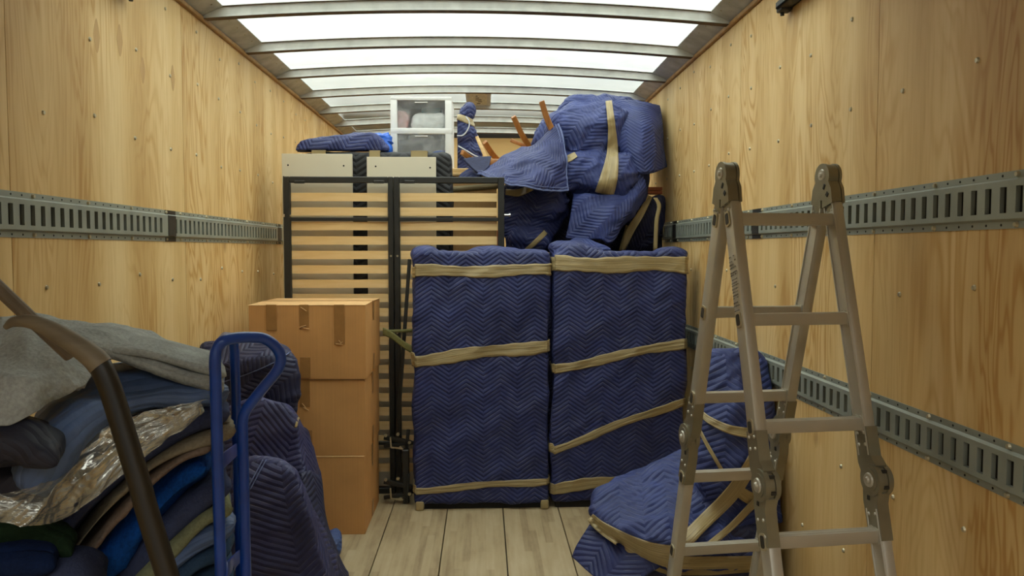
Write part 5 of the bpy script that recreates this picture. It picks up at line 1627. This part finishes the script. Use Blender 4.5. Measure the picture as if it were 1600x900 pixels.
a2 = P(366, 531, 2.02); b2_ = P(376, 900, 2.02); f2 = extend_floor(a2, b2_, 0.10)
mb = MB(); mb.tube([a2 + Vector((0, -0.05, 0.012)), a2 + Vector((0, -0.01, 0.002)), a2 + Vector((0, 0, -0.03)), b2_, f2], 0.0125, 16); mb.build('upright', M['blue_paint'], root)
mb = MB(); mb.tube([P(347, 534, 1.578), P(352, 527, 1.66), P(360, 527, 1.82), a2 + Vector((0, -0.03, 0.006))], 0.0115, 12); mb.build('top_bend', M['blue_paint'], root)
for (ya, yb) in ((722, 702), (890, 868), (1060, 1030)):
    A = P(346 + (ya - 722) * .05, ya, 1.57); B = P(370 + (yb - 702) * .03, yb, 2.02)
    mb = MB(); mb.bar(A, B, 0.005, 0.032, (0, 0, 1), 0.001); mb.build('cross_strap', M['blue_paint'], root)
mb = MB(); mb.b2((foot1.x - 0.20, 1.56, 0.0), (foot1.x + 0.02, 2.04, 0.008), 0.002, 1); mb.build('toe_plate', M['blue_paint'], root)
mb = MB(); mb.cyl((foot1.x + 0.10, 1.52, 0.10), (foot1.x + 0.10, 2.08, 0.10), 0.010, 12); mb.build('axle', M['rail'], root)
for y in (1.52, 2.06):
    mb = MB(); mb.cyl((foot1.x + 0.10, y - 0.022, 0.10), (foot1.x + 0.10, y + 0.022, 0.10), 0.10, 24); mb.build('wheel', M['rubber'], root)
for y, f in ((1.57, foot1), (2.02, f2)):
    mb = MB(); mb.bar((f.x, y, 0.0), (f.x, y, 0.12), 0.03, 0.03, (0, 1, 0), .003); mb.bar((f.x, y, 0.10), (foot1.x + 0.10, y, 0.10), 0.008, 0.05, (0, 0, 1)); mb.build('axle_bracket', M['blue_paint'], root)

# ================================================================ PILE OF BLANKETS
GRP = 'blankets piled beside the hand truck'
def layer(pxs, half, Yf, depth, mat, label, seed, name='folded_blanket', amp=0.007, grooves=1, power=5.0, slim=0.86):
    path = []
    for i, q in enumerate(pxs):
        y = Yf[i] if hasattr(Yf, '__len__') else Yf
        p = P(q[0], q[1], y); path.append((p.x, p.y, p.z))
    y0 = np.mean([p[1] for p in path])
    hh = [h * slim / F * y0 for h in half]
    path = [(max(p[0], XL + 0.06), p[1], p[2]) for p in path]
    me = swept_mesh(path, hh, depth, n=72, ring=36, power=power, grooves=grooves, shear=-0.40,
                    waves=[(amp, 5.5, (0.8, 0, 0.5), 2.5, seed), (amp * 0.5, 13, (0.8, 0, 0.5), 3, seed + 4)])
    o = link(name, me, mat); return tag(o, label, 'blanket', GRP)
# from the bottom up; the lowest ones are below the picture
lay = [
    ([(372, 1372), (250, 1374), (110, 1376)], [36, 36, 36], 1.62, 'slate_felt', 'slate blanket lying flat under the whole pile on the floor'),
    ([(372, 1290), (250, 1300), (110, 1310)], [38, 38, 38], 1.62, 'teal_blue', 'second lowest blanket of the pile, folded dusty blue'),
    ([(366, 1210), (250, 1225), (110, 1240)], [38, 38, 38], 1.62, 'grey_felt', 'grey felt blanket low in the pile, next above the floor one'),
    ([(370, 1130), (250, 1150), (120, 1170)], [40, 40, 40], 1.62, 'slate_felt', 'slate folded blanket low in the pile beside the hand truck wheels'),
    ([(366, 1050), (260, 1075), (130, 1110)], [40, 40, 40], 1.62, 'bright_felt', 'bright blue blanket buried low in the pile'),
    ([(370, 975), (290, 1000), (160, 1050)], [34, 36, 38], 1.62, 'teal_blue', 'dusty blue blanket in the pile just below the picture edge'),
]
for i, (pth, hf, yf, mt, lb_) in enumerate(lay):
    layer(pth, hf, yf, 0.50, M[mt], lb_, 200 + i * 11)
layer([(364, 910), (320, 928), (262, 965), (200, 1010)], [24, 26, 28, 30], 1.64, 0.48, M['teal_blue'], 'lower of two dusty blue rolls at the bottom right of the pile', 301)
layer([(363, 862), (318, 880), (268, 915), (205, 960)], [24, 26, 27, 28], 1.64, 0.48, M['teal_blue'], 'dusty blue blanket with twin rolled folds, low in the pile by the hand truck', 302)
layer([(362, 826), (318, 846), (272, 880), (210, 935)], [20, 22, 22, 24], 1.64, 0.46, M['denim'], 'upper of the dusty blue blankets, right below the pale green one', 303)
layer([(358, 800), (320, 815), (278, 855), (215, 915)], [11, 10, 11, 12], 1.63, 0.46, M['green_felt'], 'thin pale green grey felt blanket in the lower pile', 304)
layer([(362, 764), (322, 782), (272, 826), (215, 890), (180, 945)], [26, 28, 28, 26, 24], 1.64, 0.46, M['slate_felt'], 'slate blue folded blanket between the bright blue and pale green ones', 305)
layer([(326, 730), (285, 756), (228, 810), (172, 870), (130, 930)], [34, 34, 38, 40, 40], 1.625, 0.46, M['bright_felt'], 'bright blue fuzzy felt blanket in the middle of the pile', 306, amp=0.010)
layer([(330, 700), (285, 718), (235, 756), (180, 815), (128, 880), (100, 930)], [13, 14, 14, 14, 15, 15], [1.62, 1.61, 1.60, 1.59, 1.57, 1.56], 0.46, M['pink_felt'], 'pinkish grey felt blanket lying on the bright blue one', 307)
layer([(363, 676), (325, 690), (270, 712), (215, 748), (160, 805), (108, 870), (85, 920)], [15, 14, 12, 12, 13, 14, 14], [1.63, 1.62, 1.61, 1.60, 1.58, 1.56, 1.55], 0.46, M['tan_felt'], 'tan grey felt blanket with a rounded folded end at the hand truck', 308)
layer([(362, 660), (330, 664), (280, 688), (235, 712)], [8, 9, 9, 7], 1.645, 0.42, M['tan_felt'], 'second, thinner tan felt blanket just under the dark blue one', 318)
layer([(354, 648), (300, 662), (240, 698), (180, 742), (120, 800), (78, 860), (60, 910)], [22, 24, 24, 24, 24, 24, 24], [1.64, 1.63, 1.62, 1.60, 1.57, 1.55, 1.54], 0.44, M['slate_felt'], 'dark slate blue blanket under the clear plastic film', 309)
layer([(350, 612), (300, 620), (240, 625), (185, 640), (125, 666), (80, 702), (45, 770)], [30, 31, 32, 38, 46, 50, 52], [1.65, 1.63, 1.60, 1.555, 1.49, 1.45, 1.43], 0.44, M['denim'], 'blue grey quilted blanket under the grey felt at the top of the pile', 310, amp=0.012, power=3.5)
layer([(85, 725), (55, 712), (20, 700), (-40, 705), (-160, 712)], [20, 32, 37, 40, 40], [1.36, 1.36, 1.36, 1.36, 1.36], 0.14, M['ink'], 'dark navy rolled blanket at the left edge, under the grey felt', 311, amp=0.006, power=3.0)
layer([(110, 868), (70, 850), (30, 840), (-40, 850), (-170, 870)], [26, 32, 36, 40, 44], 1.47, 0.14, M['green_cloth'], 'green and blue cloth in the dark lower left corner of the pile', 312, name='green_cloth', amp=0.012)
layer([(80, 885), (40, 885), (0, 890), (-40, 900), (-170, 910)], [12, 20, 24, 30, 34], 1.42, 0.08, M['ink2'], 'dark blue cloth roll at the very bottom left of the pile', 313, name='blue_cloth', amp=0.008)
layer([(120, 790), (70, 772), (0, 772), (-60, 782), (-170, 800)], [36, 52, 58, 58, 58], 1.46, 0.14, M['ink'], 'dark blanket behind the clear film near the left edge', 319, amp=0.006, power=3.0)
layer([(150, 935), (80, 960), (0, 980), (-60, 1000), (-190, 1010)], [60, 60, 60, 60, 60], 1.40, 0.18, M['slate_felt'], 'slate blanket bulging below the green cloth at lower left', 314)
layer([(150, 1060), (80, 1085), (0, 1105), (-60, 1125), (-190, 1135)], [75, 75, 75, 75, 75], 1.40, 0.18, M['grey_felt'], 'grey blanket below the lower left of the pile', 315)
layer([(150, 1230), (80, 1250), (0, 1270), (-60, 1290), (-190, 1300)], [95, 95, 95, 95, 95], 1.42, 0.18, M['teal_blue'], 'blue blanket on the floor at the left end of the pile', 316)

# clear film
rows = [Prow([(326, 632, 1.60), (272, 640, 1.58), (215, 652, 1.56), (165, 668, 1.53), (120, 700, 1.49), (60, 755, 1.42), (-10, 780, 1.38)]),
        Prow([(322, 634, 1.585), (272, 656, 1.565), (218, 676, 1.545), (165, 704, 1.515), (118, 742, 1.47), (60, 780, 1.405), (-10, 792, 1.37)]),
        Prow([(316, 637, 1.58), (268, 668, 1.56), (214, 706, 1.535), (160, 742, 1.505), (110, 780, 1.46), (55, 800, 1.40), (-10, 802, 1.365)]),
        Prow([(310, 640, 1.58), (258, 680, 1.56), (200, 732, 1.53), (145, 776, 1.50), (96, 808, 1.46), (50, 816, 1.40), (-10, 812, 1.37)])]
me, _ = sheet_mesh(rows, 150, 70, waves=[(0.010, 8, (1, 0, 0.75), 4, 83), (0.006, 20, (1, 0, 0.75), 5, 84), (0.0015, 40, (1, 0, .75), 3, 85)], thick=0.0006)
o = link('plastic_film', me, M['film']); tag(o, 'crumpled clear plastic film spilling out of the blanket pile', 'plastic film')

# grey felt draped on top: right wing and left wing
rows = [Prow([(0, 500, 1.86), (60, 497, 1.90), (120, 510, 1.92), (180, 511, 1.94), (230, 522, 1.95), (290, 548, 1.95), (345, 578, 1.94)]),
        Prow([(0, 505, 1.72), (60, 505, 1.74), (120, 514, 1.76), (180, 516, 1.78), (230, 530, 1.80), (290, 558, 1.80), (348, 583, 1.79)]),
        Prow([(-5, 530, 1.56), (55, 530, 1.58), (110, 528, 1.62), (170, 538, 1.64), (225, 552, 1.66), (290, 574, 1.66), (350, 588, 1.66)]),
        Prow([(-5, 560, 1.50), (55, 560, 1.53), (110, 552, 1.57), (165, 552, 1.61), (220, 566, 1.63), (290, 586, 1.63), (350, 596, 1.63)])]
me, bd = sheet_mesh(rows, 80, 40, waves=[(0.008, 5, (1, 0, 0.2), 2.5, 33), (0.004, 13, (1, 0, 0.4), 2.5, 34)], thick=0.022)
rootF = thing('grey_felt_blanket', 'grey felt blanket draped over the top of the pile', 'blanket', (P(170, 560, 1.7).x, 1.7, P(170, 600, 1.65).z), 0, GRP)
link('right_fold', me, M['grey_felt'], rootF)
rows = [Prow([(-10, 515, 1.62), (40, 512, 1.60), (70, 522, 1.60), (100, 534, 1.60), (130, 560, 1.60), (150, 578, 1.58)]),
        Prow([(-10, 545, 1.50), (35, 540, 1.50), (62, 552, 1.50), (95, 562, 1.51), (120, 580, 1.52), (140, 590, 1.52)]),
        Prow([(-10, 590, 1.42), (28, 588, 1.43), (58, 592, 1.44), (86, 594, 1.46), (112, 598, 1.48), (134, 600, 1.50)]),
        Prow([(-10, 630, 1.385), (22, 626, 1.39), (46, 622, 1.41), (72, 614, 1.44), (96, 610, 1.46), (118, 608, 1.48)]),
        Prow([(-10, 664, 1.37), (14, 664, 1.375), (34, 656, 1.39), (56, 640, 1.42), (80, 630, 1.45), (102, 620, 1.47)])]
me, bd = sheet_mesh(rows, 70, 60, waves=[(0.010, 6, (0.9, 0, -0.4), 2.5, 43), (0.004, 14, None, 1, 44)], thick=0.02)
link('left_fold', me, M['grey_felt'], rootF)
me = swept_mesh([tuple(P(x, y, Y)) for x, y, Y in ((352, 588, 1.64), (320, 580, 1.64), (260, 562, 1.63), (215, 552, 1.62), (172, 548, 1.61))], [0.016, 0.018, 0.018, 0.016, 0.012], 0.30, n=50, ring=24, shear=-0.40, waves=[(0.005, 9, (1, 0, -.3), 3, 15)])
link('folded_edge', me, M['grey_felt'], rootF)

# bent stick and thin pole leaning on the pile
def wid(px, Y): return px / F * Y
gp = [(8, 512, 1.28), (22, 503, 1.28), (50, 503, 1.275), (85, 518, 1.27), (118, 538, 1.265), (145, 558, 1.26), (158, 572, 1.26)]
rad = [wid(w, 1.27) for w in (4, 8, 11, 14, 16, 17.5, 18)]
pts = cr_line([tuple(P(*q)) for q in gp], 30)
root = thing('bent_stick', 'bent stick with worn brown top and dark shaft leaning on the blanket pile', 'stick', tuple(P(262, 1100, 1.24)))
fl_ = extend_floor(P(165, 600, 1.26), P(262, 900, 1.25), 0.0)
root.location = fl_
mb = MB(); mb.tube(pts, np.interp(np.linspace(0, 1, 30), np.linspace(0, 1, 7), rad), 14); mb.build('grip', M['worn_wood'], root)
sp = cr_line([tuple(P(150, 562, 1.26)), tuple(P(163, 584, 1.26)), tuple(P(180, 630, 1.26)), tuple(P(218, 755, 1.255)), tuple(P(262, 900, 1.25)), tuple(fl_)], 60)
mb = MB(); mb.tube(sp, [wid(17, 1.26)] * 60, 14); mb.build('shaft', M['dark_wood'], root)
a = P(-30, 424, 1.30); b = P(110, 556, 1.42)
mb = MB(); mb.tube([a + (b - a) * t for t in (-0.6, 0, 0.3, 0.6, 1.0)], wid(11, 1.30), 12)
o = mb.build('thin_pole', M['pole']); tag(o, 'thin grey brown pole slanting in from the left edge behind the bent stick', 'pole')

# ================================================================ ROOF PLACARD
ya, yb = 5.47 + 0.03, 6.07 - 0.02
xa, xb = P(728, 160, 5.8).x, P(767, 160, 5.8).x
zz = zroof(0) - 0.012
mb = MB(); mb.b2((xa, ya, zz - 0.014), (xb, yb, zz + 0.006), 0.004, 1)
o = mb.build('roof_placard', M['placard']); tag(o, 'small dark framed placard on the translucent roof above the drawers', 'placard')
mb = MB(); mb.b2((xa + 0.03, ya + 0.06, zz - 0.017), (xb - 0.03, yb - 0.06, zz - 0.0135)); mb.build('print', M['placard_in'], o)
mb = MB(); rng = random.Random(8)
for k in range(5):
    y = ya + 0.15 + k * 0.07
    mb.b2((xa + 0.07 + rng.uniform(0, .02), y, zz - 0.0185), (xb - 0.06 - rng.uniform(0, .04), y + 0.022, zz - 0.0168))
tag(mb.build('print_marks', M['rail_dark'], o), kind='stuff')
